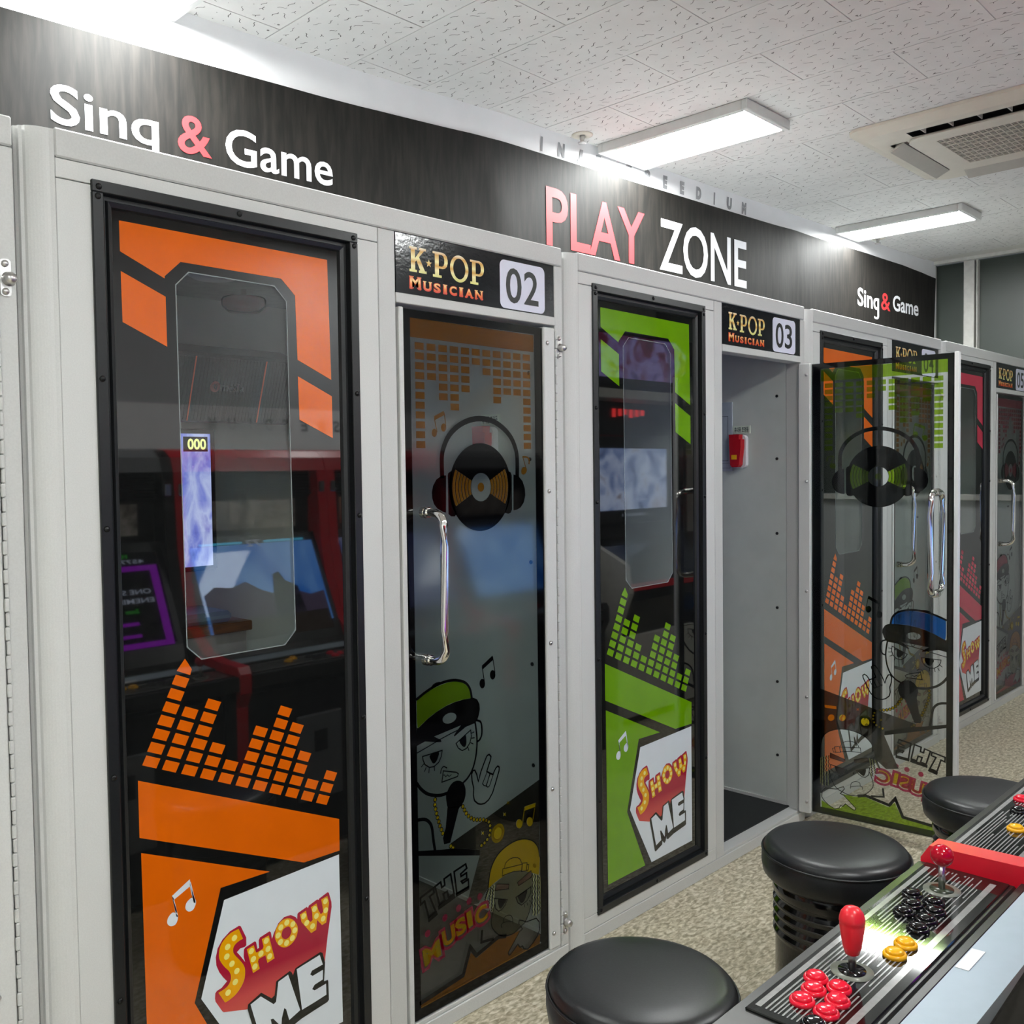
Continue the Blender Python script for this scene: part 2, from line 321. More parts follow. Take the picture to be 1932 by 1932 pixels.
SMOKE_HOLES = [[(12937,4435),(12919,4375),(12872,4341),(12809,4342),(12747,4376),(12703,4435),(12687,4504),(12705,4563),(12751,4597),(12814,4597),(12876,4563),(12921,4504)],[(13373,4373),(13355,4313),(13307,4279),(13243,4279),(13179,4314),(13133,4374),(13118,4443),(13136,4503),(13183,4538),(13247,4538),(13311,4503),(13357,4443)],[(13046,4887),(13502,4876),(13477,4770),(13038,4773)],[(12163,4389),(12146,4320),(12101,4270),(12034,4247),(11956,4255),(11879,4292),(11815,4352),(11772,4426),(11759,4503),(11775,4572),(11820,4622),(11886,4645),(11963,4638),(12041,4602),(12106,4542),(12149,4467)],[(11668,4834),(11653,4808),(11620,4805),(11587,4827),(11574,4859),(11588,4885),(11621,4888),(11654,4867)],[(11710,4719),(11695,4693),(11662,4690),(11629,4712),(11616,4744),(11630,4770),(11663,4773),(11696,4752)],[(11713,4595),(11699,4570),(11665,4567),(11633,4588),(11619,4621),(11634,4647),(11667,4649),(11700,4628)],[(11681,4473),(11667,4448),(11634,4445),(11601,4467),(11588,4500),(11602,4525),(11635,4528),(11668,4506)],[(11597,4379),(11583,4354),(11550,4351),(11517,4373),(11504,4406),(11518,4431),(11551,4434),(11584,4412)],[(11491,4317),(11476,4292),(11443,4289),(11411,4311),(11398,4344),(11412,4369),(11445,4371),(11478,4350)],[(11374,4283),(11360,4258),(11327,4255),(11295,4277),(11282,4309),(11296,4334),(11328,4337),(11361,4316)],[(12180,4958),(12234,4910),(12289,4929),(12264,4877),(12287,4820),(12233,4864),(12178,4850),(12203,4893)],[(11332,4681),(11383,4634),(11436,4652),(11412,4601),(11434,4546),(11383,4589),(11330,4575),(11354,4617)]]

# ------------------------------------------------------------------ material list
mat('booth_white', srgb(205, 206, 204), 0.42, var=0.03, scale=400, bump=0.05)
mat('booth_white_rail', srgb(196, 197, 195), 0.4, var=0.03, scale=300, bump=0.05)
mat('frame_black', srgb(26, 28, 30), 0.34, var=0.1, scale=200, bump=0.03)
mat('film_black', srgb(16, 17, 17), 0.03, ior=1.72, var=0.12, scale=60)
mat('print_orange', srgb(214, 96, 6), 0.035, ior=1.7, var=0.03, scale=12)
mat('print_green', srgb(102, 152, 6), 0.035, ior=1.7, var=0.04, scale=12)
mat('print_crimson', srgb(186, 44, 70), 0.035, ior=1.7, var=0.03, scale=12)
mat('print_white', srgb(214, 222, 228), 0.05, ior=1.6, var=0.015, scale=15)
mat('print_ink', srgb(22, 24, 22), 0.05, ior=1.6, var=0.1, scale=40)
mat('print_bulb', srgb(236, 224, 120), 0.05, ior=1.6, var=0.02)
mat('print_gold', srgb(226, 160, 10), 0.05, ior=1.6, var=0.05, scale=18)
mat('print_red', srgb(160, 24, 52), 0.05, ior=1.6, var=0.04, scale=20)
ramp_mat('print_red_fade', [(0.0, srgb(206, 92, 76)), (0.22, srgb(196, 72, 72)), (0.42, srgb(160, 26, 52)), (1.0, srgb(166, 36, 60))], 0.05)
film('glass', (0.93, 0.95, 0.94, 1), f0=0.045)
film('glass_open', (0.93, 0.95, 0.94, 1), f0=0.022)
film('glass_tint', (0.84, 0.88, 0.87, 1), f0=0.04, rough=0.09)
film('film_edge', (0.75, 0.8, 0.8, 1), solid=0.6, solid_col=srgb(190, 200, 200))
film('film_amber', (0.62, 0.30, 0.045, 1), solid=0.12, solid_col=srgb(190, 120, 20), f0=0.02, rough=0.09)
film('film_green', (0.38, 0.62, 0.02, 1), solid=0.10, solid_col=srgb(120, 160, 10), f0=0.02, rough=0.09)
film('film_crimson', (0.55, 0.08, 0.14, 1), solid=0.15, solid_col=srgb(180, 40, 70), f0=0.02, rough=0.09)
film('film_blue', (0.0, 0.16, 0.62, 1), solid=0.15, solid_col=srgb(0, 90, 190), f0=0.02, rough=0.09)
film('film_yellow', (0.90, 0.63, 0.01, 1), solid=0.18, solid_col=srgb(220, 190, 20), f0=0.02, rough=0.09)
film('film_rose', (0.62, 0.01, 0.13, 1), solid=0.18, solid_col=srgb(200, 40, 90))
film('film_smoke', (0.10, 0.085, 0.07, 1), f0=0.05)
film('film_skin', (0.66, 0.64, 0.52, 1), f0=0.02, rough=0.09)
film('film_clear', (0.9, 0.92, 0.9, 1), f0=0.02, rough=0.09)
film('film_brown', (0.22, 0.12, 0.08, 1), solid=0.2)
film('film_pale', (0.8, 0.8, 0.5, 1), solid=0.4, solid_col=srgb(200, 200, 140))
film('film_ink', (0, 0, 0, 1), solid=1.0, solid_col=srgb(5, 5, 6), f0=0.02, rough=0.06)
mat('chrome', (0.82, 0.81, 0.78, 1), 0.08, metal=1.0, var=0.02)
mat('steel', (0.62, 0.61, 0.6, 1), 0.28, metal=1.0, var=0.05, scale=120)
mat('screw_dark', srgb(20, 21, 22), 0.3, metal=0.4)
mat('sign_black', srgb(17, 19, 24), 0.12, ior=1.5, var=0.15, scale=90, bump=0.12)
ramp_mat('gold_letter', [(0.0, srgb(206, 206, 110)), (0.3, srgb(238, 226, 160)), (0.45, srgb(206, 150, 40)), (0.6, srgb(236, 226, 150)), (0.85, srgb(206, 150, 46)), (1.0, srgb(240, 232, 200))])
ramp_mat('ember_letter', [(0.0, srgb(216, 62, 20)), (0.35, srgb(232, 130, 40)), (0.65, srgb(244, 206, 130)), (1.0, srgb(226, 90, 30))])
mat('ember_edge', srgb(214, 56, 22), 0.3)
mat('plate_white', srgb(214, 216, 232), 0.35, var=0.02)
mat('digit_black', srgb(24, 28, 26), 0.4)
mat('wall_white', srgb(240, 240, 241), 0.6, var=0.02, scale=8)
mat('wall_letter', srgb(150, 150, 152), 0.6, var=0.03)
mat('wall_grey', srgb(178, 180, 182), 0.6, var=0.03, scale=6)
mat('ceiling_board', srgb(214, 211, 204), 0.85, var=0.03, scale=14)
mat('tile_face', srgb(220, 218, 214), 0.85, var=0.025, scale=9, bump=0.03)
mat('tile_mark', srgb(92, 90, 86), 0.9, var=0.1)
mat('tile_screw', srgb(112, 108, 102), 0.7)
mat('vinyl_white', srgb(228, 228, 232), 0.6, var=0.01)
mat('vinyl_red', srgb(204, 54, 58), 0.55, var=0.01)
mat('interior_wall', srgb(198, 204, 200), 0.5, var=0.03, scale=10)
mat('interior_ceiling', srgb(150, 154, 156), 0.6)
mat('floor_mat', srgb(20, 22, 24), 0.5, var=0.2, scale=300, bump=0.1)
mat('lamp_frame', srgb(206, 206, 202), 0.35, var=0.02)
emis('lamp_glow', (0.97, 1.0, 0.985, 1), LAMP)
mat('ac_body', srgb(208, 201, 186), 0.5, var=0.02, scale=20)
mat('ac_flap', srgb(176, 172, 162), 0.5, var=0.02)
mat('void_shade', srgb(16, 15, 14), 0.8)  # near-black colour standing in for shade inside the air conditioner
mat('stool_leather', srgb(22, 24, 26), 0.36, ior=1.5, var=0.15, scale=260, bump=0.05)
mat('stool_gloss', srgb(8, 8, 9), 0.12, ior=1.55, var=0.1)
mat('stool_ridge', srgb(46, 44, 40), 0.25, ior=1.5)
mat('cab_black', srgb(24, 24, 26), 0.35, var=0.12, scale=150, bump=0.04)
mat('cab_red', srgb(214, 28, 46), 0.3, ior=1.5, var=0.04)
mat('cab_grey', srgb(120, 122, 124), 0.4, var=0.05)
mat('panel_black', srgb(17, 19, 17), 0.05, ior=1.55, var=0.3, scale=60)
mat('panel_stripe', srgb(138, 138, 136), 0.08, ior=1.55, var=0.08, scale=80)
mat('panel_trim', srgb(44, 44, 42), 0.3, var=0.1, metal=0.3)
mat('btn_red', srgb(222, 28, 52), 0.16, ior=1.5, var=0.02)
mat('btn_black', srgb(10, 10, 11), 0.1, ior=1.55)
mat('btn_yellow', srgb(240, 176, 16), 0.18, ior=1.5, var=0.02)
mat('ball_red', srgb(176, 6, 34), 0.08, ior=1.55, var=0.02)
mat('bat_red', srgb(222, 40, 50), 0.3, ior=1.45, var=0.03)
mat('dust_ring', srgb(120, 124, 112), 0.3)
mat('dust_green', srgb(52, 60, 44), 0.25)
mat('far_glass', srgb(54, 62, 56), 0.4, ior=1.5, var=0.12, scale=2.5)
mat('window_frame_white', srgb(206, 204, 198), 0.5)
mat('torch_red', srgb(176, 10, 24), 0.25, var=0.05)
mat('torch_white', srgb(214, 214, 220), 0.35)
mat('label_pale', srgb(206, 218, 204), 0.5, var=0.02)
mat('label_ink', srgb(10, 46, 40), 0.5)
mat('poster', srgb(168, 178, 190), 0.25, var=0.03)
mat('poster_line', srgb(70, 76, 86), 0.4)
mat('wood', srgb(140, 86, 40), 0.35, var=0.2, scale=14, stretch=(1, 6, 6))
mat('pad_teal', srgb(120, 160, 170), 0.4)
mat('console_white', srgb(200, 198, 190), 0.45)
mat('speaker_black', srgb(30, 32, 34), 0.5, var=0.25, scale=420, bump=0.2)
mat('speaker_line', srgb(196, 76, 40), 0.4)
mat('logo_pink', srgb(200, 120, 116), 0.4)
mat('logo_text', srgb(196, 196, 196), 0.4)
mat('dome_red', srgb(110, 10, 24), 0.2)

def floor_mat_fn():
    m, n, l, out = base_mat('floor_stone')
    p = n.new('ShaderNodeBsdfPrincipled'); p.inputs['Roughness'].default_value = 0.32; p.inputs['IOR'].default_value = 1.45
    g = n.new('ShaderNodeNewGeometry'); mp = n.new('ShaderNodeMapping')
    mp.inputs['Scale'].default_value = (1.0, 2.1, 1.0); mp.inputs['Rotation'].default_value = (0, 0, 0.35)
    l.new(g.outputs['Position'], mp.inputs['Vector'])
    a = n.new('ShaderNodeTexNoise'); a.inputs['Scale'].default_value = 42; a.inputs['Detail'].default_value = 5; a.inputs['Distortion'].default_value = 0.6
    b = n.new('ShaderNodeTexNoise'); b.inputs['Scale'].default_value = 7; b.inputs['Detail'].default_value = 3
    l.new(mp.outputs['Vector'], a.inputs['Vector']); l.new(mp.outputs['Vector'], b.inputs['Vector'])
    ra = n.new('ShaderNodeValToRGB'); e = ra.color_ramp.elements
    e[0].position = 0.34; e[0].color = srgb(154, 144, 118)
    e[1].position = 0.66; e[1].color = srgb(236, 229, 210)
    e2 = e.new(0.5); e2.color = srgb(198, 189, 163)
    l.new(a.outputs['Fac'], ra.inputs['Fac'])
    rb = n.new('ShaderNodeValToRGB'); rb.color_ramp.elements[0].color = (0.86, 0.86, 0.86, 1); rb.color_ramp.elements[1].color = (1, 1, 1, 1)
    l.new(b.outputs['Fac'], rb.inputs['Fac'])
    mx = n.new('ShaderNodeMix'); mx.data_type = 'RGBA'; mx.blend_type = 'MULTIPLY'; mx.inputs[0].default_value = 1.0
    l.new(ra.outputs['Color'], mx.inputs[6]); l.new(rb.outputs['Color'], mx.inputs[7])
    l.new(mx.outputs[2], p.inputs['Base Color'])
    l.new(p.outputs['BSDF'], out.inputs['Surface'])
floor_mat_fn()
mat('floor_joint', srgb(150, 140, 118), 0.6)

def banner_mat_fn():
    m, n, l, out = base_mat('banner_fabric')
    p = n.new('ShaderNodeBsdfPrincipled'); p.inputs['Roughness'].default_value = 0.62; p.inputs['IOR'].default_value = 1.32
    g = n.new('ShaderNodeNewGeometry'); mp = n.new('ShaderNodeMapping')
    mp.inputs['Scale'].default_value = (1, 0.0, 0.12)
    l.new(g.outputs['Position'], mp.inputs['Vector'])
    w = n.new('ShaderNodeTexNoise'); w.inputs['Scale'].default_value = 46; w.inputs['Detail'].default_value = 4; w.inputs['Distortion'].default_value = 0.4
    l.new(mp.outputs['Vector'], w.inputs['Vector'])
    ra = n.new('ShaderNodeValToRGB'); e = ra.color_ramp.elements
    e[0].position = 0.4; e[0].color = srgb(21, 20, 18); e[1].position = 0.66; e[1].color = srgb(37, 34, 31)
    l.new(w.outputs['Fac'], ra.inputs['Fac']); l.new(ra.outputs['Color'], p.inputs['Base Color'])
    b = n.new('ShaderNodeBump'); b.inputs['Strength'].default_value = 0.12; b.inputs['Distance'].default_value = 0.004
    l.new(w.outputs['Fac'], b.inputs['Height']); l.new(b.outputs['Normal'], p.inputs['Normal'])
    l.new(p.outputs['BSDF'], out.inputs['Surface'])
banner_mat_fn()

# ------------------------------------------------------------------ mesh builder
class MB:
    def __init__(s): s.v = []; s.f = []; s.mi = []; s.smooth = []
    def add(s, vs, fs, mi=0, smooth=False):
        o = len(s.v); s.v += [tuple(v) for v in vs]
        for f in fs:
            s.f.append([i + o for i in f]); s.mi.append(mi); s.smooth.append(smooth)
        return s
    def box(s, x0, x1, y0, y1, z0, z1, mi=0, xf=None, b=0.0):
        if b > 0:
            return s.bevel_box(x0, x1, y0, y1, z0, z1, b, mi, xf)
        vs = [(x, y, z) for z in (z0, z1) for y in (y0, y1) for x in (x0, x1)]
        if xf: vs = [xf @ Vector(v) for v in vs]
        return s.add(vs, [(0, 2, 3, 1), (4, 5, 7, 6), (0, 1, 5, 4), (2, 6, 7, 3), (0, 4, 6, 2), (1, 3, 7, 5)], mi)
    def bevel_box(s, x0, x1, y0, y1, z0, z1, b, mi=0, xf=None):
        b = min(b, (x1-x0)/2.01, (y1-y0)/2.01, (z1-z0)/2.01)
        vs = []; idx = {}
        c = ((x0+x1)/2, (y0+y1)/2, (z0+z1)/2); h = ((x1-x0)/2, (y1-y0)/2, (z1-z0)/2)
        for sx in (-1, 1):
            for sy in (-1, 1):
                for sz in (-1, 1):
                    for ax in range(3):
                        p = [sx*(h[0]-b), sy*(h[1]-b), sz*(h[2]-b)]
                        p[ax] = (sx, sy, sz)[ax]*h[ax]
                        idx[(sx, sy, sz, ax)] = len(vs); vs.append((c[0]+p[0], c[1]+p[1], c[2]+p[2]))
        fs = []
        for ax in range(3):
            o1, o2 = [a for a in range(3) if a != ax]
            for sg in (-1, 1):
                q = []
                for a, bb in ((-1, -1), (1, -1), (1, 1), (-1, 1)):
                    k = [0, 0, 0]; k[ax] = sg; k[o1] = a; k[o2] = bb
                    q.append(idx[(k[0], k[1], k[2], ax)])
                fs.append(q)
        for ax in range(3):
            o1, o2 = [a for a in range(3) if a != ax]
            for a in (-1, 1):
                for bb in (-1, 1):
                    k0 = [0, 0, 0]; k0[o1] = a; k0[o2] = bb
                    k1 = list(k0); k0[ax] = -1; k1[ax] = 1
                    fs.append([idx[(*k0, o1)], idx[(*k1, o1)], idx[(*k1, o2)], idx[(*k0, o2)]])
        for sx in (-1, 1):
            for sy in (-1, 1):
                for sz in (-1, 1):
                    fs.append([idx[(sx, sy, sz, a)] for a in range(3)])
        # make faces point outward
        out = []
        for f in fs:
            P = [Vector(vs[i]) for i in f]
            nrm = (P[1]-P[0]).cross(P[2]-P[0]); mid = sum(P, Vector())/len(P) - Vector(c)
            out.append(f if nrm.dot(mid) > 0 else f[::-1])
        if xf: vs = [xf @ Vector(v) for v in vs]
        return s.add(vs, out, mi)
    def prism(s, pts, axis, a0, a1, mi=0, smooth=False, xf=None, cap=True):
        """extrude a 2D outline along an axis; pts are the other two coords in xyz order"""
        def mk(p, a):
            return (a, p[0], p[1]) if axis == 'x' else (p[0], a, p[1]) if axis == 'y' else (p[0], p[1], a)
        n = len(pts)
        vs = [mk(p, a0) for p in pts] + [mk(p, a1) for p in pts]
        fs = [(i, (i+1) % n, n+(i+1) % n, n+i) for i in range(n)]
        if xf: vs = [xf @ Vector(v) for v in vs]
        s.add(vs, fs, mi, smooth)
        if cap:
            tr = tessellate_polygon([[Vector((p[0], p[1], 0)) for p in pts]])
            s.add(vs[:n], [t[::-1] for t in tr], mi); s.add(vs[n:], tr, mi)
        return s
    def lathe(s, prof, cx=0, cy=0, n=32, mi=0, smooth=True, xf=None):
        """profile [(r,z)] about a vertical axis"""
        vs = []; fs = []
        for r, z in prof:
            for i in range(n):
                a = 2*PI*i/n; vs.append((cx+r*math.cos(a), cy+r*math.sin(a), z))
        for j in range(len(prof)-1):
            for i in range(n):
                fs.append((j*n+i, j*n+(i+1) % n, (j+1)*n+(i+1) % n, (j+1)*n+i))
        if prof[0][0] > 1e-6: fs.append(tuple(range(n))[::-1])
        if prof[-1][0] > 1e-6: fs.append(tuple((len(prof)-1)*n+i for i in range(n)))
        if xf: vs = [xf @ Vector(v) for v in vs]
        return s.add(vs, fs, mi, smooth)
    def tube(s, path, r, n=10, mi=0, cap=True):
        P = [Vector(p) for p in path]; rings = []
        up = Vector((0, 0, 1))
        for i, p in enumerate(P):
            t = (P[min(i+1, len(P)-1)] - P[max(i-1, 0)]).normalized()
            a = t.cross(up)
            if a.length < 1e-3: a = t.cross(Vector((1, 0, 0)))
            if i and a.dot(prev) < 0: a = -a
            a.normalize(); b = t.cross(a); prev = a
            rr = r[i] if isinstance(r, (list, tuple)) else r
            rings.append([p + a*rr*math.cos(2*PI*k/n) + b*rr*math.sin(2*PI*k/n) for k in range(n)])
        vs = [v for ring in rings for v in ring]
        fs = [(j*n+i, j*n+(i+1) % n, (j+1)*n+(i+1) % n, (j+1)*n+i) for j in range(len(P)-1) for i in range(n)]
        s.add(vs, fs, mi, True)
        if cap: s.add(rings[0], [tuple(range(n))[::-1]], mi); s.add(rings[-1], [tuple(range(n))], mi)
        return s
    def sphere(s, c, r, n=20, m=12, mi=0, sz=1.0):
        prof = [(max(0.0, r*math.sin(PI*j/m)), c[2]-r*sz*math.cos(PI*j/m)) for j in range(m+1)]
        prof[0] = (1e-5, prof[0][1]); prof[-1] = (1e-5, prof[-1][1])
        return s.lathe(prof, c[0], c[1], n, mi)
    def flat(s, tris, y, mi=0):
        """triangles given as ((u,z),(u,z),(u,z)), laid in a plane facing -Y"""
        for t in tris:
            (a, b), (c, d), (e, f) = t
            if (c-a)*(f-b) - (e-a)*(d-b) < 0: t = (t[0], t[2], t[1])
            s.add([(p[0], y, p[1]) for p in t], [(0, 1, 2)], mi)
        return s
    def mesh(s, name):
        me = bpy.data.meshes.new(name)
        me.from_pydata(s.v, [], s.f)
        me.polygons.foreach_set('material_index', s.mi)
        me.polygons.foreach_set('use_smooth', s.smooth)
        me.update()
        return me
    def build(s, name, mats, parent=None, loc=None, rot=None):
        o = bpy.data.objects.new(name, s.mesh(name))
        for m in (mats if isinstance(mats, (list, tuple)) else [mats]):
            o.data.materials.append(MATS[m])
        COL.objects.link(o)
        if parent: o.parent = parent
        if loc: o.location = loc
        if rot: o.rotation_euler = rot
        return o

def thing(name, label, cat, loc=(0, 0, 0), rotz=0.0, group=None):
    o = bpy.data.objects.new(name, None); COL.objects.link(o)
    o.location = loc; o.rotation_euler = (0, 0, rotz); o.empty_display_size = 0.1
    o['label'] = label; o['category'] = cat
    if group: o['group'] = group
    return o
def tag(o, label, cat, group=None):
    o['label'] = label; o['category'] = cat
    if group: o['group'] = group
    return o
def struct(o):
    o['kind'] = 'structure'; return o
def copy_part(o, parent, loc=None):
    c = o.copy(); COL.objects.link(c); c.parent = parent
    if loc: c.location = loc
    return c

# ------------------------------------------------------------------ flat print helpers (u, z coordinates)
def tri_poly(pts, holes=()):
    loops = [[Vector((p[0], p[1], 0)) for p in pts]] + [[Vector((p[0], p[1], 0)) for p in h] for h in holes]
    flatl = [p for lo in loops for p in lo]
    return [tuple((flatl[i].x, flatl[i].y) for i in t) for t in tessellate_polygon(loops)]
def catmull(p0, p1, p2, p3, t):
    return tuple(0.5*((2*b) + (-a+c)*t + (2*a-5*b+4*c-d)*t*t + (-a+3*b-3*c+d)*t**3) for a, b, c, d in zip(p0, p1, p2, p3))
def smooth_closed(pts, n=4, corner=None):
    k = len(pts); out = []
    def turn(i):
        a, b, c = pts[i-1], pts[i], pts[(i+1) % k]
        a1 = math.atan2(b[1]-a[1], b[0]-a[0]); a2 = math.atan2(c[1]-b[1], c[0]-b[0])
        return abs((a2-a1+PI) % (2*PI) - PI)
    sharp = [corner is not None and turn(i) > corner for i in range(k)]
    for i in range(k):
        p0, p1, p2, p3 = pts[i-1], pts[i], pts[(i+1) % k], pts[(i+2) % k]
        if sharp[i]: p0 = p1
        if sharp[(i+1) % k]: p3 = p2
        out += [catmull(p0, p1, p2, p3, j/n) for j in range(n)]
    return out
def smooth_open(pts, n=4):
    out = []; k = len(pts)
    for i in range(k-1):
        p0 = pts[max(i-1, 0)]; p3 = pts[min(i+2, k-1)]
        out += [catmull(p0, pts[i], pts[i+1], p3, j/n) for j in range(n)]
    return out + [pts[-1]]
def disc(c, r, n=12, rz=None):
    rz = rz or r
    ring = [(c[0]+r*math.cos(2*PI*i/n), c[1]+rz*math.sin(2*PI*i/n)) for i in range(n)]
    return [(ring[0], ring[i], ring[i+1]) for i in range(1, n-1)]
def stroke(pts, w, closed=False):
    """band of width w along a polyline, mitred at the corners so no two faces overlap"""
    q = [p for k, p in enumerate(pts) if k == 0 or (abs(p[0]-pts[k-1][0])+abs(p[1]-pts[k-1][1])) > 1e-6]
    n = len(q); Lf, Rt = [], []
    for k in range(n):
        a = q[k-1] if (k > 0 or closed) else None
        c = q[(k+1) % n] if (k < n-1 or closed) else None
        p = Vector(q[k]); d1 = (p-Vector(a)).normalized() if a else None; d2 = (Vector(c)-p).normalized() if c else None
        if d1 is None: d1 = d2; p = p - d2*w*0.3
        if d2 is None: d2 = d1; p = p + d1*w*0.3
        t = d1+d2
        if t.length < 0.3: t = d1
        t.normalize(); nn = Vector((-t.y, t.x)); s = w/2/max(0.5, nn.dot(Vector((-d1.y, d1.x))))
        Lf.append((p.x+nn.x*s, p.y+nn.y*s)); Rt.append((p.x-nn.x*s, p.y-nn.y*s))
    tr = []
    for k in range(n if closed else n-1):
        m = (k+1) % n
        tr += [(Rt[k], Rt[m], Lf[m]), (Rt[k], Lf[m], Lf[k])]
    return tr
def sector(c, r0, r1, a0, a1, n=24):
    tr = []
    for i in range(n):
        t0 = a0+(a1-a0)*i/n; t1 = a0+(a1-a0)*(i+1)/n
        P = lambda r, t: (c[0]+r*math.cos(t), c[1]+r*math.sin(t))
        A, B, C, D_ = P(r0, t0), P(r1, t0), P(r1, t1), P(r0, t1)
        tr += [(A, B, C), (A, C, D_)]
    return tr
def rrect(u0, u1, z0, z1, r, n=5):
    pts = []
    for cx, cz, a in ((u1-r, z1-r, 0), (u0+r, z1-r, PI/2), (u0+r, z0+r, PI), (u1-r, z0+r, 1.5*PI)):
        pts += [(cx+r*math.cos(a+PI/2*i/n), cz+r*math.sin(a+PI/2*i/n)) for i in range(n+1)]
    return pts
def art_tris(e):
    kind = e[1]; pts = [(a/1e4, b/1e4) for a, b in e[2]]; w = e[3]/1e4
    if kind == 'P': return tri_poly(pts)
    if kind == 'S': return tri_poly(smooth_closed(pts))
    if kind == 'S2': return tri_poly(smooth_closed(pts, 4, R(50)))
    if kind == 'H': return tri_poly(pts, [[(a/1e4, b/1e4) for a, b in e[4]]])
    if kind == 'L': return stroke(pts, w)
    if kind == 'C': return stroke(smooth_open(pts), w)
    if kind == 'K': return stroke(pts, w, True)
    if kind == 'D': return [t for p in pts for t in disc(p, w)]
    if kind == 'R': return [t for p in pts for t in sector(p, w*0.72, w*1.1, 0, 2*PI, 16)]
_glyph_cache = {}
def glyph(text, offset=0.0, shear=0.0, spacing=1.0):
    """filled outline of a text as triangles, bounding box from 0,0 to w,h"""
    key = (text, offset, shear, spacing)
    if key in _glyph_cache: return _glyph_cache[key]
    cu = bpy.data.curves.new('lettering', 'FONT'); cu.body = text
    cu.offset = offset; cu.shear = shear; cu.space_character = spacing; cu.resolution_u = 4
    ob = bpy.data.objects.new('lettering', cu); COL.objects.link(ob)
    bpy.context.view_layer.update()
    me = bpy.data.meshes.new_from_object(ob.evaluated_get(bpy.context.evaluated_depsgraph_get()))
    me.calc_loop_triangles()
    V = [(v.co.x, v.co.y) for v in me.vertices]
    T = [tuple(V[i] for i in t.vertices) for t in me.loop_triangles]
    bpy.data.objects.remove(ob); bpy.data.curves.remove(cu); bpy.data.meshes.remove(me)
    _glyph_cache[key] = T
    return T
def fit(T, u0, u1, z0, z1, bounds=None):
    B = bounds or [p for t in T for p in t]
    xa = min(p[0] for p in B); xb = max(p[0] for p in B); ya = min(p[1] for p in B); yb = max(p[1] for p in B)
    return [tuple((u0+(p[0]-xa)/(xb-xa)*(u1-u0), z0+(p[1]-ya)/(yb-ya)*(z1-z0)) for p in t) for t in T]
def bounds_of(T): return [p for t in T for p in t]
def rect(u0, u1, z0, z1): return [((u0, z0), (u1, z0), (u1, z1)), ((u0, z0), (u1, z1), (u0, z1))]

def split_letters(T):
    """separate a word's triangles into its letters (pieces above one another stay together)"""
    parent = list(range(len(T))); seen = {}
    def find(a):
        while parent[a] != a: parent[a] = parent[parent[a]]; a = parent[a]
        return a
    for i, t in enumerate(T):
        for p in t:
            k = (round(p[0], 5), round(p[1], 5))
            if k in seen: parent[find(i)] = find(seen[k])
            else: seen[k] = i
    comps = {}
    for i, t in enumerate(T): comps.setdefault(find(i), []).append(t)
    groups = []
    for tr in comps.values():
        xs = [p[0] for t in tr for p in t]; groups.append([min(xs), max(xs), tr])
    groups.sort(key=lambda q: q[0]); out = []
    for a, bb, tr in groups:
        if out and a < out[-1][1] - 0.35*min(bb-a, out[-1][1]-out[-1][0]):
            out[-1][1] = max(out[-1][1], bb); out[-1][2] += tr
        else: out.append([a, bb, list(tr)])
    return [q[2] for q in out]
def word_with_g(head, offset):
    """word ending in a single-storey g: a q with its tail hooked to the left"""
    T = list(glyph(head+'q', offset)); P = bounds_of(T)
    xb = max(p[0] for p in P); yb = min(p[1] for p in P); w = 0.10+2*offset*.5
    x1 = xb; x0 = xb-w
    hook = [(x1, yb), (x1-.03, yb-.10), (x1-.12, yb-.155), (x1-.26, yb-.165), (x1-.38, yb-.135), (x1-.38, yb-.045), (x1-.26, yb-.075), (x1-.16, yb-.07), (x0-.02, yb-.04), (x0, yb)]
    return T + tri_poly(hook)

def boundary(T):
    """closed outlines of a filled letter"""
    cnt = {}
    key = lambda p: (round(p[0], 6), round(p[1], 6))
    for t in T:
        a = (t[1][0]-t[0][0])*(t[2][1]-t[0][1])-(t[2][0]-t[0][0])*(t[1][1]-t[0][1])
        q = t if a > 0 else (t[0], t[2], t[1])
        for i in range(3):
            e = (key(q[i]), key(q[(i+1) % 3]))
            if (e[1], e[0]) in cnt: del cnt[(e[1], e[0])]
            else: cnt[e] = 1
    nxt = {a: bb for a, bb in cnt}
    loops = []
    while nxt:
        s = next(iter(nxt)); lp = [s]; cur = nxt.pop(s)
        while cur != s and cur in nxt: lp.append(cur); cur = nxt.pop(cur)
        if len(lp) > 2: loops.append(lp)
    return loops

# ================================================================== the room
ZC = 2.733                      # ceiling height
XF = 6.62                       # far end wall
YB = -2.75                      # wall behind the arcade machines
XL = -2.6
def ywall(x):
    P = [(-3.0, .93), (.6, .80), (2.0, .75), (2.6, .69), (6.62, .565)]
    for (a, b), (c, d) in zip(P[:-1], P[1:]):
        if x <= c: return b + (d-b)*(x-a)/(c-a)
    return P[-1][1]

# floor: a slab with square vinyl tiles on it
fl = struct(MB().box(XL-.1, XF+.1, YB-.1, 1.4, -0.12, -0.004).build('floor', 'floor_joint'))
ts = 0.4475
tile_me = MB().box(0.0006, ts-0.0006, 0.0006, ts-0.0006, -0.004, 0.0).mesh('floor_tile')
tile_me.materials.append(MATS['floor_stone'])
for i in range(-7, 11):
    for j in range(-5, 1):
        o = bpy.data.objects.new('floor_tile', tile_me); COL.objects.link(o); o.parent = fl
        o.location = (1.85 + i*ts, -0.444 + j*ts, 0)
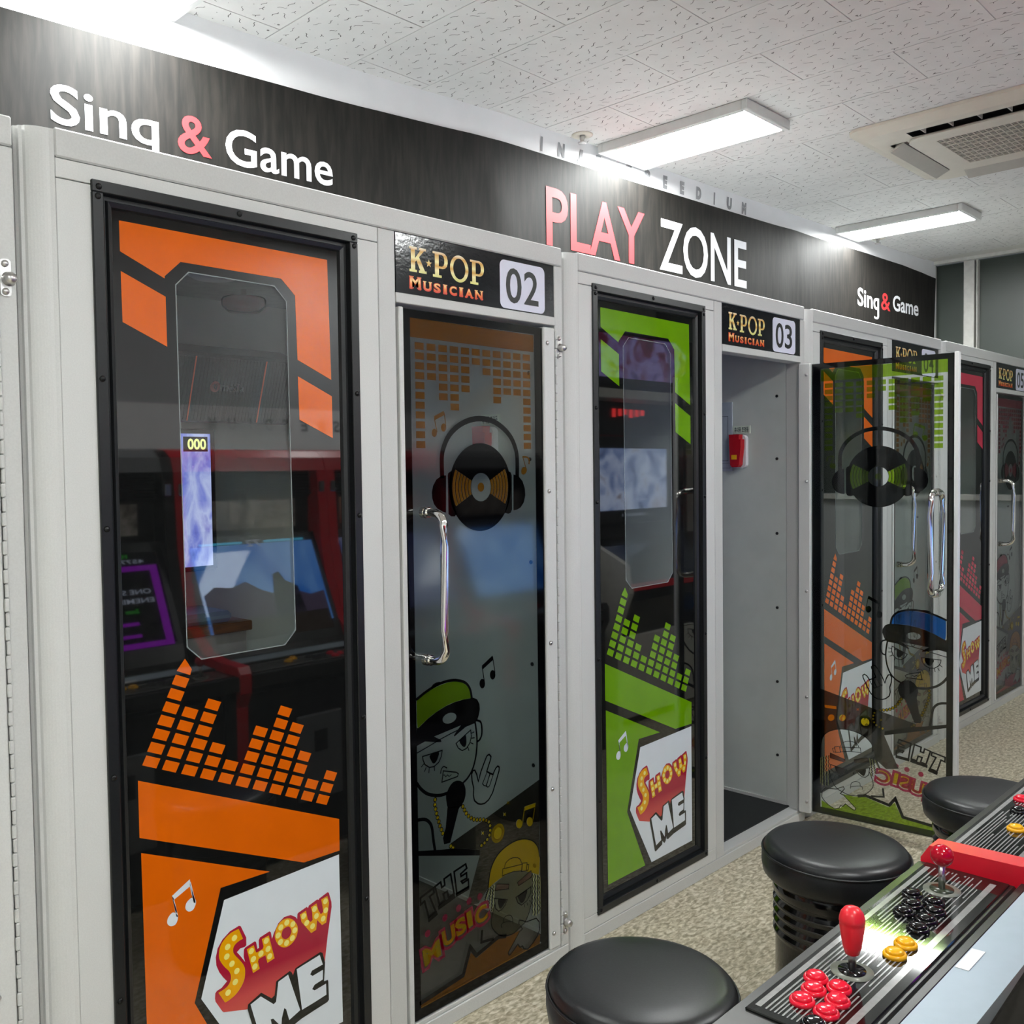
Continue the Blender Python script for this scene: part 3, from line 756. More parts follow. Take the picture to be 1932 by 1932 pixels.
# ceiling: board with fissured tiles screwed to it
ce = struct(MB().box(XL-.1, XF+.12, YB-.1, 1.4, ZC+0.008, ZC+0.15).build('ceiling', 'ceiling_board'))
def ceiling_tile_mesh(seed):
    rnd = random.Random(seed)
    m = MB(); a, b = 0.2984, 0.5984
    m.box(0.0016, a, 0.0016, b, 0.0, 0.008)
    z = -0.0003
    def strip(pts, w):
        for p, q in zip(pts[:-1], pts[1:]):
            d = Vector((q[0]-p[0], q[1]-p[1]))
            if d.length < 1e-6: continue
            n = Vector((-d.y, d.x)).normalized()*w/2; d = d.normalized()*w*0.3
            m.add([(p[0]+n.x-d.x, p[1]+n.y-d.y, z), (p[0]-n.x-d.x, p[1]-n.y-d.y, z), (q[0]-n.x+d.x, q[1]-n.y+d.y, z), (q[0]+n.x+d.x, q[1]+n.y+d.y, z)], [(0, 1, 2, 3)], 1)
    def dot(x, y, r, mi=1, k=7):
        m.add([(x+r*math.cos(2*PI*i/k), y+r*math.sin(2*PI*i/k), z) for i in range(k)], [tuple(range(k))[::-1]], mi)
    nx, ny = 7, 14
    for i in range(nx):
        for j in range(ny):
            x = 0.008+(i+.5)*(a-.016)/nx + rnd.uniform(-.011, .011); y = 0.008+(j+.5)*(b-.016)/ny + rnd.uniform(-.011, .011)
            x = min(max(x, .016), a-.016); y = min(max(y, .016), b-.016)
            t = rnd.random(); ang = rnd.gauss(PI/2, 0.45) ; L = rnd.uniform(.010, .0155); w = rnd.uniform(.0015, .0026)
            ca, sa = math.cos(ang), math.sin(ang)
            def P(s, o): return (x+ca*s-sa*o, y+sa*s+ca*o)
            if t < .46:
                k = rnd.choice((-1, 1))
                strip([P(-L, k*.0035), P(-L*.55, k*.0045), P(-L*.1, 0), P(L*.45, -k*.0035), P(L, -k*.0025)], w)
            elif t < .6:
                strip([P(-L*.8, 0), P(0, 0), P(L*.6, .004)], w); strip([P(0, 0), P(L*.3, -.006)], w)
            elif t < .68:
                strip([P(-L*.6, .002), P(L*.5, -.002)], w); dot(*P(L*.5, 0), .0016)
            else:
                dot(x, y, rnd.uniform(.0013, .0021))
    for sx in (.022, a-.022):
        for sy in (.026, b-.026):
            dot(sx+rnd.uniform(-.004, .004), sy+rnd.uniform(-.004, .004), .0042, 2, 9)
    me = m.mesh('ceiling_tile')
    for k in ('tile_face', 'tile_mark', 'tile_screw'): me.materials.append(MATS[k])
    return me
tile_vars = [ceiling_tile_mesh(s) for s in range(5)]
for i in range(-7, 16):
    x0 = 1.94 + 0.30*i
    if x0 + .3 > XF + .01: continue
    for j in range(-5, 3):
        y0 = (0.08 if i % 2 == 0 else 0.38) + 0.6*(j-1)
        if y0 > 0.80: continue
        o = bpy.data.objects.new('ceiling_tile', tile_vars[(i*3+j*2) % 5]); COL.objects.link(o); o.parent = ce
        o.location = (x0, y0, ZC + random.uniform(0, .0012))
# end trim of the ceiling
struct(MB().box(XF-.03, XF+.0, YB, .60, ZC-.012, ZC+.008).build('trim_1', 'window_frame_white'))

# bulkhead over the booths, following the slightly crooked line of the wall
m = MB(); xs = [-2.6, .6, 2.0, 2.6, 4.6, 6.62]
pts = [(x, ywall(x)) for x in xs] + [(6.62, 1.4), (-2.6, 1.4)]
m.prism(pts, 'z', 2.06, ZC+.01)
wb = struct(m.build('wall_back', 'wall_white'))
struct(MB().box(XL-.1, XF+.1, 1.35, 1.42, 0, 2.06).build('wall_rear', 'wall_grey'))
struct(MB().box(XL-.12, XL, YB-.1, 1.4, 0, ZC+.01).build('wall_left', 'wall_grey'))
# wall behind the machines: pale below, darker blinds above
wf = struct(MB().box(XL-.1, XF+.1, YB-.12, YB, 0, 1.78).build('wall_front', 'wall_white'))
struct(MB().box(XL-.1, XF+.1, YB-.12, YB, 1.78, ZC+.01).build('wall_front_upper', 'wall_grey'))
# far wall with a strip of tall windows
wr = struct(MB().box(XF+.03, XF+.12, YB-.1, 1.4, 0, 1.2).build('wall_right', 'wall_grey'))
wn = struct(MB().box(XF+.045, XF+.06, YB, .60, 1.2, ZC-.01).build('window_1', 'far_glass'))
for (a, b, nm) in ((.60, .575, 'mullion'), (.393, .329, 'mullion'), (.318, .310, 'sash'), (-.52, -.455, 'mullion'), (-1.4, -1.335, 'mullion')):
    MB().box(XF-.005, XF+.05, min(a, b), max(a, b), 1.2, ZC-.012, b=.004).build(nm, 'window_frame_white', wn)
MB().box(XF-.01, XF+.06, YB, .60, 1.18, 1.22, b=.004).build('window_sill', 'window_frame_white', wn)

# lettering on the bulkhead above the banner
def wall_text(T, u0, u1, z0, z1, off, m=None, bounds=None):
    """lay glyph triangles on the bulkhead, off metres in front of it"""
    m = m or MB()
    for t in fit(T, u0, u1, z0, z1, bounds):
        (a, b), (c, d), (e, f) = t
        if (c-a)*(f-b)-(e-a)*(d-b) < 0: t = (t[0], t[2], t[1])
        m.add([(p[0], ywall(p[0])-off, p[1]) for p in t], [(0, 1, 2)])
    return m
def spaced(word, u0, u1, z0, z1):
    n = len(word); step = (u1-u0)/(n-1)
    for i, ch in enumerate(word):
        w = .016 if ch == 'I' else .036 if ch in 'JEL' else .044
        c = u0+step*i
        wall_text(glyph(ch, .075, .1), c-w/2, c+w/2, z0, z1, .002).build('letter', 'wall_letter', wb)
spaced('INJE', 2.82, 3.16, 2.642, 2.698)
spaced('SPEEDIUM', 3.36, 4.27, 2.650, 2.708)
for i, ch in enumerate('INJESPEEDIUM'):
    w = .016 if ch == 'I' else .05
    c = 3.95 - .115*i - (.1 if i > 3 else 0); m = MB()
    for t in fit(glyph(ch, 0.03, 0.1), -w/2, w/2, 1.655, 1.72):
        m.add([(c-p[0], YB+.002, p[1]) for p in t], [(0, 1, 2)])
    m.build('letter', 'wall_letter', wf)

# ------------------------------------------------------------------ banner
BT = [(-2.6, 2.575), (.888, 2.587), (1.829, 2.607), (2.033, 2.616), (2.58, 2.627), (3.806, 2.635), (4.771, 2.644), (5.6, 2.650), (6.08, 2.648), (6.3, 2.640), (6.60, 2.632)]
def btop(x):
    for (a, b), (c, d) in zip(BT[:-1], BT[1:]):
        if x <= c: return b+(d-b)*(x-a)/(c-a)
    return BT[-1][1]
ban = thing('banner', 'long black fabric banner with Sing & Game and PLAY ZONE lettering over the booths', 'banner', (0, 0, 0))
m = MB(); NX, NZ = 260, 12; vs = []
def bulge(x, t):
    """loose folds of the fabric: a few creases, stronger near the far end"""
    w = .006*math.exp(-((x-4.55-.12*t)/.10)**2) + .007*math.exp(-((x-4.95+.2*t)/.16)**2) - .004*math.exp(-((x-4.75+.1*t)/.09)**2)
    w += .004*math.exp(-((x-2.55)/.03)**2)*(1-t) + .003*math.exp(-((x-2.75+.3*t)/.06)**2)
    w += .0022*math.sin(x*7+t*2)*(.5+.5*math.sin(x*1.3)) + .003*math.exp(-((x-6.35)/.08)**2)
    return w
def by(x, t): return ywall(x) - .012 - max(-.006, bulge(x, t))
for i in range(NX+1):
    x = -2.55 + (6.595+2.55)*i/NX
    for j in range(NZ+1):
        t = j/NZ
        xe = x - (.05*(1-t) if i == NX else 0)
        vs.append((xe, by(x, t), 2.075+(btop(x)-2.075)*t))
fs = [(i*(NZ+1)+j, (i+1)*(NZ+1)+j, (i+1)*(NZ+1)+j+1, i*(NZ+1)+j+1) for i in range(NX) for j in range(NZ)]
m.add(vs, fs, 0, True)
# thickness: a back sheet 3 mm behind and a hem
back = [(v[0], v[1]+.003, v[2]) for v in vs]
m.add(back, [f[::-1] for f in fs], 0, True)
for i in range(NX):
    a, b = i*(NZ+1)+NZ, (i+1)*(NZ+1)+NZ
    m.add([vs[a], vs[b], back[b], back[a]], [(0, 1, 2, 3)])
m.build('fabric', 'banner_fabric', ban)
def banner_text(T, u0, u1, z0, z1, name, mt, bounds=None):
    for piece in split_letters(fit(T, u0, u1, z0, z1, bounds)):
        m = MB()
        for t in piece:
            (a, b), (c, d), (e, f) = t
            if (c-a)*(f-b)-(e-a)*(d-b) < 0: t = (t[0], t[2], t[1])
            m.add([(p[0], by(p[0], (p[1]-2.075)/(btop(p[0])-2.075))-.0018, p[1]) for p in t], [(0, 1, 2)])
        m.build('letter', mt, ban)
def subdiv(T, h):
    """cut long letter triangles so they follow the folds"""
    out = []
    stack = list(T)
    while stack:
        t = stack.pop()
        e = [((t[i][0]-t[(i+1) % 3][0])**2+(t[i][1]-t[(i+1) % 3][1])**2, i) for i in range(3)]
        d, i = max(e)
        if d > h*h:
            a, b, c = t[i], t[(i+1) % 3], t[(i+2) % 3]; mid = ((a[0]+b[0])/2, (a[1]+b[1])/2)
            stack += [(a, mid, c), (mid, b, c)]
        else: out.append(t)
    return out
ref = bounds_of(glyph('S', .008))
gS = subdiv(word_with_g('Sin', .012), .12); gA = subdiv(glyph('&', .012), .12); gG = subdiv(glyph('Game', .012), .12)
# g hangs below the baseline: fit by the height of the capital
def cap_fit(T, cap, u0, u1, z0, z1):
    xa = min(p[0] for p in bounds_of(T)); xb = max(p[0] for p in bounds_of(T))
    ya = min(p[1] for p in bounds_of(cap)); yb = max(p[1] for p in bounds_of(cap))
    return [(xa, ya), (xb, yb)]
banner_text(gS, .997, 1.290, 2.330, 2.434, 'lettering', 'vinyl_white', cap_fit(gS, glyph('S', .012), 0, 0, 0, 0))
banner_text(gA, 1.346, 1.450, 2.332, 2.441, 'lettering', 'vinyl_red')
banner_text(gG, 1.494, 1.868, 2.330, 2.438, 'lettering', 'vinyl_white', cap_fit(gG, glyph('G', .012), 0, 0, 0, 0))
banner_text(subdiv(glyph('PLAY', .014), .12), 2.828, 3.452, 2.286, 2.511, 'lettering', 'vinyl_red')
banner_text(subdiv(glyph('ZONE', .014), .12), 3.560, 4.272, 2.286, 2.515, 'lettering', 'vinyl_white')
gS2 = subdiv(word_with_g('Sin', .02), .12)
banner_text(gS2, 5.459, 5.745, 2.335, 2.440, 'lettering', 'vinyl_white', cap_fit(gS2, glyph('S', .02), 0, 0, 0, 0))
banner_text(gA, 5.775, 5.905, 2.345, 2.448, 'lettering', 'vinyl_red')
gG2 = subdiv(glyph('Game', .02), .12)
banner_text(gG2, 5.94, 6.302, 2.356, 2.452, 'lettering', 'vinyl_white', cap_fit(gG2, glyph('G', .02), 0, 0, 0, 0))

# ------------------------------------------------------------------ ceiling lights
def ceiling_light(x0, x1, y0, y1, label, group=None):
    t = thing('ceiling_light', label, 'ceiling light', ((x0+x1)/2, (y0+y1)/2, ZC), 0, group)
    hx, hy = (x1-x0)/2, (y1-y0)/2; d = .038
    m = MB(); fw = .022
    m.box(-hx, hx, -hy, -hy+fw, -d, 0, b=.003); m.box(-hx, hx, hy-fw, hy, -d, 0, b=.003)
    m.box(-hx, -hx+fw, -hy+fw, hy-fw, -d, 0, b=.003); m.box(hx-fw, hx, -hy+fw, hy-fw, -d, 0, b=.003)
    m.build('frame', 'lamp_frame', t)
    MB().box(-hx+fw, hx-fw, -hy+fw, hy-fw, -d+.005, -d+.015).build('diffuser', 'lamp_glow', t)
    MB().box(-hx+fw, hx-fw, -hy+fw, hy-fw, -.006, -.0005).build('backplate', 'lamp_frame', t)
    return t
ceiling_light(1.035, 1.352, .13, .795, 'lit white rectangular panel light on the ceiling above Sing & Game')
ceiling_light(3.136, 3.462, -.011, .655, 'lit white rectangular panel light touching the bulkhead above PLAY ZONE')
ceiling_light(5.178, 5.470, -.066, .590, 'lit white rectangular panel light nearest the far window wall')
for x in (-1.05,):
    ceiling_light(x, x+.32, .15, .81, 'lit white rectangular panel light at the near end of the room')
for x, lb in ((-1.05, 'beside the near end wall'), (1.0, 'over the black arcade machine'), (3.1, 'between the red arcade machines and the tall pale machine'), (5.2, 'over the tall pale arcade machine')):
    ceiling_light(x, x+.32, -2.45, -1.79, 'lit white rectangular panel light '+lb)

# ------------------------------------------------------------------ ceiling air conditioner
def air_conditioner():
    x0, x1, y0, y1 = 3.737, 4.642, -1.003, -.098
    t = thing('ceiling_air_conditioner', 'cream four-way cassette air conditioner with square grille set in the ceiling', 'air conditioner', ((x0+x1)/2, (y0+y1)/2, ZC))
    h = (x1-x0)/2
    def rr(s, r, n=6): return rrect(-s, s, -s, s, r, n)
    # outer casing: sloping rim
    m = MB(); A, B = rr(h, .06), rr(h-.05, .07); n = len(A)
    vs = [(p[0], p[1], -.001) for p in A] + [(p[0], p[1], -.012) for p in A] + [(p[0], p[1], -.034) for p in B]
    fs = [(i, n+i, n+(i+1) % n, (i+1) % n) for i in range(n)] + [(n+i, 2*n+i, 2*n+(i+1) % n, n+(i+1) % n) for i in range(n)]
    m.add(vs, fs, 0, False)
    # underside with a long slot on each side
    Ls = h-.20; slots = []
    for a in range(4):
        ca, sa = math.cos(a*PI/2), math.sin(a*PI/2)
        slots.append([(x*ca-y*sa, x*sa+y*ca) for x, y in ((-Ls, h-.165), (Ls, h-.165), (Ls, h-.098), (-Ls, h-.098))])
    for tr in tri_poly(B, slots):
        (p0, p1, p2) = tr
        if (p1[0]-p0[0])*(p2[1]-p0[1])-(p2[0]-p0[0])*(p1[1]-p0[1]) > 0: tr = (p0, p2, p1)
        m.add([(p[0], p[1], -.034) for p in tr], [(0, 1, 2)])
    m.build('casing', 'ac_body', t)
    MB().prism(rr(h-.09, .05), 'z', -.012, -.006).build('slot_shade', 'void_shade', t)  # black sheet over the slots, its colour painting the shade within
    # centre panel carrying the grille
    g = h-.165; m = MB(); P = rr(g, .07); G = [(-g+.09, -g+.09), (g-.09, -g+.09), (g-.09, g-.09), (-g+.09, g-.09)]
    for tr in tri_poly(P, [G]):
        m.add([(p[0], p[1], -.042) for p in tr], [(0, 1, 2)]); 
    k = len(P); m.add([(p[0], p[1], -.042) for p in P]+[(p[0], p[1], -.037) for p in P], [(i, (i+1) % k, k+(i+1) % k, k+i) for i in range(k)])
    m.build('grille_panel', 'ac_body', t)
    MB().box(-g+.085, g-.085, -g+.085, g-.085, -.0375, -.034).build('grille_shade', 'void_shade', t)  # black board just behind the bars, painted as the shade of the hollow
    s = g-.09; m = MB(); nb = 18; rows = 26
    for i in range(nb+1):
        p = -s+2*s*i/nb; m.box(-s, s, p-.0011, p+.0011, -.0415, -.0385)
    for i in range(nb):
        for j in range(rows+1):
            y = -s+2*s*(i+.5)/nb; x = -s+2*s*(j+(.5 if i % 2 else 0))/rows
            if x < s: m.box(x-.0011, x+.0011, y-s/nb, y+s/nb, -.0408, -.0385)
    for j in range(0, 9):
        p = -s+2*s*j/8; m.box(p-.0026, p+.0026, -s, s, -.0418, -.0385)
    m.build('grille', 'ac_body', t)
    # flaps and vanes on the four sides
    for a in range(4):
        rot = Matrix.Rotation(a*PI/2, 4, 'Z')
        L = h-.20
        tilt = rot @ Matrix.Translation((0, h-.152, -.036)) @ Matrix.Rotation(R(-24 if a != 1 else -75), 4, 'X')
        if a == 1: tilt = rot @ Matrix.Translation((0, h-.103, -.030)) @ Matrix.Rotation(R(86), 4, 'X')
        MB().box(-L, L, -.002, .058 if a != 1 else .018, -.0035, .0035, xf=tilt).build('air_flap', 'ac_flap', t)
        for q in range(5):
            x = -L+2*L*(q+.5)/5
            MB().box(x-.002, x+.002, h-.160, h-.10, -.032, -.012, xf=rot).build('vane', 'ac_flap', t)
air_conditioner()

# sprinklers by the bulkhead
for (x, y, lb) in ((3.003, .628, 'small chrome sprinkler head in the ceiling beside the INJE lettering'), (5.616, .535, 'small chrome sprinkler head in the ceiling beyond the farthest panel light')):
    t = thing('sprinkler', lb, 'sprinkler', (x, y, ZC))
    MB().lathe([(.042, 0), (.042, -.003), (.030, -.006), (.018, -.006), (.016, -.002)][::-1], n=24).build('escutcheon', 'ac_body', t)
    MB().lathe([(.0001, -.034), (.016, -.033), (.016, -.029), (.006, -.026), (.010, -.014), (.010, -.002)], n=16).build('sprinkler_head', 'steel', t)

# ================================================================== karaoke booths
PITCH_X = 1.486
BX = {k: .627 + (k-2)*PITCH_X for k in (1, 2, 3, 4, 5)}
DEPTH = 1.15
TOP = 2.046
screw_me = MB().lathe([(.0001, .0045), (.0035, .004), (.0058, .0022), (.0062, 0)][::-1], n=10).mesh('screw')
for _k in ('screw_dark',): screw_me.materials.append(MATS[_k])
screw_w = MB().lathe([(.0001, .006), (.0035, .0055), (.0058, .003), (.0062, 0)][::-1], n=12).mesh('screw')
screw_w.materials.append(MATS['steel'])
def screw(parent, u, y, z, me=screw_me, back=False, rx=None):
    o = bpy.data.objects.new('screw', me); COL.objects.link(o); o.parent = parent
    o.location = (u, y, z); o.rotation_euler = rx if rx else (PI/2 if not back else -PI/2, 0, 0)
    return o

# sign lettering pieces (slab letters drawn in u,z)
def slab_K(u0, u1, z0, z1):
    w = (u1-u0); h = (z1-z0); X = lambda a: u0+a*w; Z = lambda a: z0+a*h
    P = [(0, 0), (.44, 0), (.44, .10), (.34, .10), (.34, .40), (.42, .47), (.64, .10), (.56, .10), (.56, 0), (1.02, 0), (1.02, .10), (.92, .10), (.58, .62), (.88, .90), (1.0, .90), (1.0, 1), (.58, 1), (.58, .90), (.66, .90), (.34, .55), (.34, .90), (.46, .90), (.46, 1), (0, 1), (0, .90), (.10, .90), (.10, .10), (0, .10)]
    return tri_poly([(X(a), Z(c)) for a, c in P])
def slab_P(u0, u1, z0, z1):
    w = (u1-u0); h = (z1-z0); X = lambda a: u0+a*w; Z = lambda a: z0+a*h
    bowl = [(.66, 1), (.82, .965), (.94, .88), (1.0, .74), (1.0, .62), (.94, .48), (.82, .395), (.66, .36), (.40, .36)]
    inner = [(.40, .45), (.62, .45), (.72, .50), (.77, .60), (.77, .74), (.72, .85), (.62, .905), (.40, .905)]
    P = [(0, 0), (.58, 0), (.58, .10), (.40, .10)] + bowl[::-1] + [(0, 1), (0, .91), (.14, .91), (.14, .10), (0, .10)]
    return tri_poly([(X(a), Z(c)) for a, c in P], [[(X(a), Z(c)) for a, c in inner]])
def ring_O(u0, u1, z0, z1, w):
    c = ((u0+u1)/2, (z0+z1)/2); n = 28; T = []
    ro = ((u1-u0)/2, (z1-z0)/2); ri = (ro[0]-w, ro[1]-w*.72)
    for i in range(n):
        a, b = 2*PI*i/n, 2*PI*(i+1)/n
        P = lambda r, t: (c[0]+r[0]*math.cos(t), c[1]+r[1]*math.sin(t))
        A, B, C, D_ = P(ri, a), P(ro, a), P(ro, b), P(ri, b)
        T += [(A, B, C), (A, C, D_)]
    return T
def star(c, r):
    pts = [(c[0]+(r if i % 2 == 0 else r*.42)*math.sin(PI*i/5), c[1]+(r if i % 2 == 0 else r*.42)*math.cos(PI*i/5)) for i in range(10)]
    return tri_poly(pts)
def build_sign(b, num):
    sg = MB().box(.868, 1.449, .001, .014, 1.849, 1.991).build('sign_board', 'sign_black', b)
    y = .0006
    T = slab_K(.911, .966, 1.904, 1.965) + star((.975, 1.931), .0105) + slab_P(.988, 1.039, 1.901, 1.964) + ring_O(1.047, 1.112, 1.898, 1.966, .011) + slab_P(1.118, 1.169, 1.900, 1.962)
    MB().flat(T, y).build('gold_lettering', 'gold_letter', sg)
    widths = [(.911, .947, 1.864, 1.893), (.956, .982, 1.864, 1.886), (.990, 1.013, 1.864, 1.886), (1.023, 1.034, 1.864, 1.886), (1.044, 1.069, 1.864, 1.886), (1.079, 1.090, 1.864, 1.886), (1.099, 1.127, 1.864, 1.886), (1.135, 1.162, 1.864, 1.886)]
    T = []; E_ = []; SR = []
    for ch, (u0, u1, z0, z1) in zip('MUSICIAN', widths):
        g = glyph(ch, .02); s = []
        t = fit(g, u0+.0015, u1-.0015, z0+.001, z1-.001)
        ser = .0022
        def sr(ua, ub, top): 
            za = z1-ser if top else z0
            return rect(ua, ub, za, za+ser)
        d = (u1-u0)
        if ch in 'MUN': s += sr(u0-.002, u0+d*.36, True) + sr(u1-d*.36, u1+.002, True)
        if ch in 'MAN': s += sr(u0-.002, u0+d*.36, False) + sr(u1-d*.36, u1+.002, False)
        if ch == 'I': s += sr(u0-.002, u1+.002, True) + sr(u0-.002, u1+.002, False)
        T += t; SR += s
        E_ += fit(glyph(ch, .05), u0-.0008, u1+.0012, z0-.0022, z1+.0004)
    MB().flat(E_, y).build('lettering_edge', 'ember_edge', sg)
    MB().flat(T, y-.0003).flat(SR, y-.0006).build('red_lettering', 'ember_letter', sg)
    MB().flat(tri_poly(rrect(1.229, 1.410, 1.852, 1.980, .017)), y).build('number_plate', 'plate_white', sg)
    MB().flat(fit(glyph(num[0], .012), 1.252, 1.314, 1.868, 1.962) + fit(glyph(num[1], .012), 1.324, 1.383, 1.870, 1.961), y-.0004).build('number', 'digit_black', sg)
    return sg

WIN_LAYER = {'main': 1, 'white': 2, 'red': 3, 'gold': 4, 'red2': 5, 'bulb': 5, 'black': 5, 'white2': 6}
WIN_MAT = {'white': 'print_white', 'red': 'print_red_fade', 'gold': 'print_gold', 'red2': 'print_red', 'bulb': 'print_bulb', 'black': 'print_ink', 'white2': 'print_white'}
WIN_NAME = {'main': 'colour_print', 'white': 'white_print', 'red': 'red_print', 'gold': 'gold_print', 'red2': 'red_spot_print', 'bulb': 'bulb_print', 'black': 'black_print', 'white2': 'white_lettering'}
EQ_W = [8, 5, 6, 3, 2, 5, 7, 6, 4, 2, 3]
EQ_D = [11, 4, 6, 7, 5, 2, 3, 6, 5, 5, 11]
def build_window(b, main, detail=True):
    # black metal frame, proud of the panel, with a sloping inner lip
    fr = MB(); U0, U1, Z0, Z1 = .134, .750, .075, 1.966
    fw = .022
    for (a, c, d, e) in ((U0, U1, Z1-fw, Z1), (U0, U1, Z0, Z0+fw), (U0, U0+fw, Z0+fw, Z1-fw), (U1-fw, U1, Z0+fw, Z1-fw)):
        fr.box(a, c, -.006, .004, d, e, b=.0015)
    def ring(s): return [(U0+s, Z0+s), (U1-s, Z0+s), (U1-s, Z1-s), (U0+s, Z1-s)]
    prof = [(.0215, -.003), (.024, .010), (.031, .0105), (.034, .004), (.042, .008), (.046, .016)]
    for (s0, y0), (s1, y1) in zip(prof[:-1], prof[1:]):
        A, B = ring(s0), ring(s1)
        for i in range(4):
            j = (i+1) % 4
            fr.add([(A[i][0], y0, A[i][1]), (A[j][0], y0, A[j][1]), (B[j][0], y1, B[j][1]), (B[i][0], y1, B[i][1])], [(0, 1, 2, 3)])
    fo = fr.build('window_frame', 'frame_black', b)
    if detail:
        for (u, z) in ((U0+.013, Z1-.012), (U0+.011, Z1-.030), (U1-.013, Z1-.012), (U1-.011, Z1-.030), ((U0+U1)/2, Z1-.010), (U0+.013, Z0+.012), (U1-.013, Z0+.012), ((U0+U1)/2, Z0+.010)):
            screw(fo, u, -.0055, z)
        for z in (.42, .85, 1.32, 1.60):
            screw(fo, U0+.010, -.0055, z); screw(fo, U1-.010, -.0055, z)
    # glass with its printed films
    yg = .014
    pane = MB().box(U0+.044, U1-.044, yg+.0006, yg+.0056, Z0+.044, Z1-.044).build('window_pane', 'glass', b)
    outer = [(U0+.0445, Z0+.0445), (U1-.0445, Z0+.0445), (U1-.0445, Z1-.0445), (U0+.0445, Z1-.0445)]
    oc = OCT
    MB().flat(tri_poly(outer, [oc]), yg).build('black_film', 'film_black', pane)
    MB().flat(stroke(oc, .0022, True), yg-.0003).build('cut_edge', 'film_edge', pane)
    joined = {}
    for e in WIN_ART:
        T = art_tris(e); col = e[0]
        if col in ('main', 'gold', 'white2') :
            MB().flat(T, yg-.0004*WIN_LAYER[col]).build(WIN_NAME[col], main if col == 'main' else WIN_MAT[col], pane)
        else: joined.setdefault(col, []).extend(T)
    for col, T in joined.items():
        ob = MB().flat(T, yg-.0004*WIN_LAYER[col]).build(WIN_NAME[col], WIN_MAT[col], pane)
        if col == 'bulb': ob['kind'] = 'stuff'
    # slanted equaliser bars
    o = Vector((.22843, .85675)); cu = Vector((.04068, -.01788)); ru = Vector((.01106, .02474)); ea = Vector((.0146, -.0065)); eb = Vector((.0046, .0088))
    blk = MB().flat([tuple((p.x, p.y) for p in t) for t in ((-ea-eb, ea-eb, ea+eb), (-ea-eb, ea+eb, eb-ea))], 0).mesh('equaliser_block')
    tip = MB().flat([tuple((p.x, p.y) for p in t) for t in ((-ea-eb, ea-eb, ea*.9+eb*.2), (-ea-eb, ea*.9+eb*.2, eb*1.8-ea*.6))], 0).mesh('equaliser_block')
    for me in (blk, tip): me.materials.append(MATS[main])
    for i, n in enumerate(EQ_W):
        for j in range(n):
            c = o+cu*i+ru*j
            ob = bpy.data.objects.new('equaliser_block', tip if (i == 0 and j == 7) else blk); COL.objects.link(ob); ob.parent = pane
            ob.location = (c.x, yg-.0004, c.y)

DISC_C, DISC_R = (1.1497, 1.3761), .115
def door_art_tris():
    out = []; K = []
    for e in DOOR_ART:
        T = art_tris(e)
        if e[0] == 'smk': T = tri_poly([(p/1e4, q/1e4) for p, q in e[2]], [[(p/1e4, q/1e4) for p, q in hl] for hl in SMOKE_HOLES])
        if e[0] == 'blk': K += T
        else: out.append((e[0], DOOR_NAME[e[0]], T, len(e[2]) > 3 and e[1] in 'DR'))
    A = R(27); c = DISC_C
    K += sector(c, .037, .0385, 0, 2*PI, 40) + sector(c, .1055, DISC_R, 0, 2*PI, 48)
    K += sector(c, .0385, .1055, A, PI-A, 24) + sector(c, .0385, .1055, PI+A, 2*PI-A, 24)
    n = 6; rr0 = .0385; st = (.1055-.0385)/n
    for i in range(n):
        for a in (0, PI):
            out.append(('main', 'groove_print', sector(c, rr0+st*i, rr0+st*(i+1)-.0022, a-A, a+A, 8), False))
            K += sector(c, rr0+st*(i+1)-.0022, rr0+st*(i+1), a-A, a+A, 8)
    out.append(('main', 'spindle_print', disc(c, .0121, 20), False))
    out.append(('blk', 'black_print', K, False))
    L = [('M', .9507, .2092, .064, .050), ('U', 1.0097, .2311, .050, .050), ('S', 1.0524, .2410, .042, .050), ('I', 1.0847, .2490, .020, .048), ('C', 1.1275, .2465, .050, .050)]
    def place(T, cx, cz, w, h, ang):
        F = fit(T, -w/2, w/2, -h/2, h/2); ca, sa = math.cos(ang), math.sin(ang)
        return [tuple((cx+p[0]*ca-p[1]*sa, cz+p[0]*sa+p[1]*ca) for p in t) for t in F]
    for ch, x, z, w, h in L:
        T = place(glyph(ch, .045), x, z, w*.9, h*.9, R(10))
        out.append(('yel_letter', 'yellow_letter', T, False))
        F_ = place(glyph(ch, .045), x+.001, z-.002, w*1.12, h*1.14, R(10))
        out.append(('rose', 'rose_letter', [t for lp in boundary(F_) for t in stroke(lp, .0085, True)], False))
    return out
_door_tris = None
DOOR_NAME = {'main': 'colour_print', 'blk': 'black_print', 'cap': 'cap_print', 'cap2': 'second_cap_print', 'smk': 'smoke_print', 'yel': 'yellow_print', 'yel_letter': 'yellow_lettering', 'rose': 'rose_spot', 'rose2': 'rose_letter', 'skin': 'face_print', 'brow': 'brow_print', 'pale': 'braid_print'}
DOOR_LAYER = {'rose2': 2.5, 'smk': 1, 'skin': 1, 'cap': 1, 'cap2': 1, 'main': 1, 'yel': 3, 'blk': 2, 'brow': 2, 'pale': 2, 'rose': 3, 'yel_letter': 4}
HU = 1.447
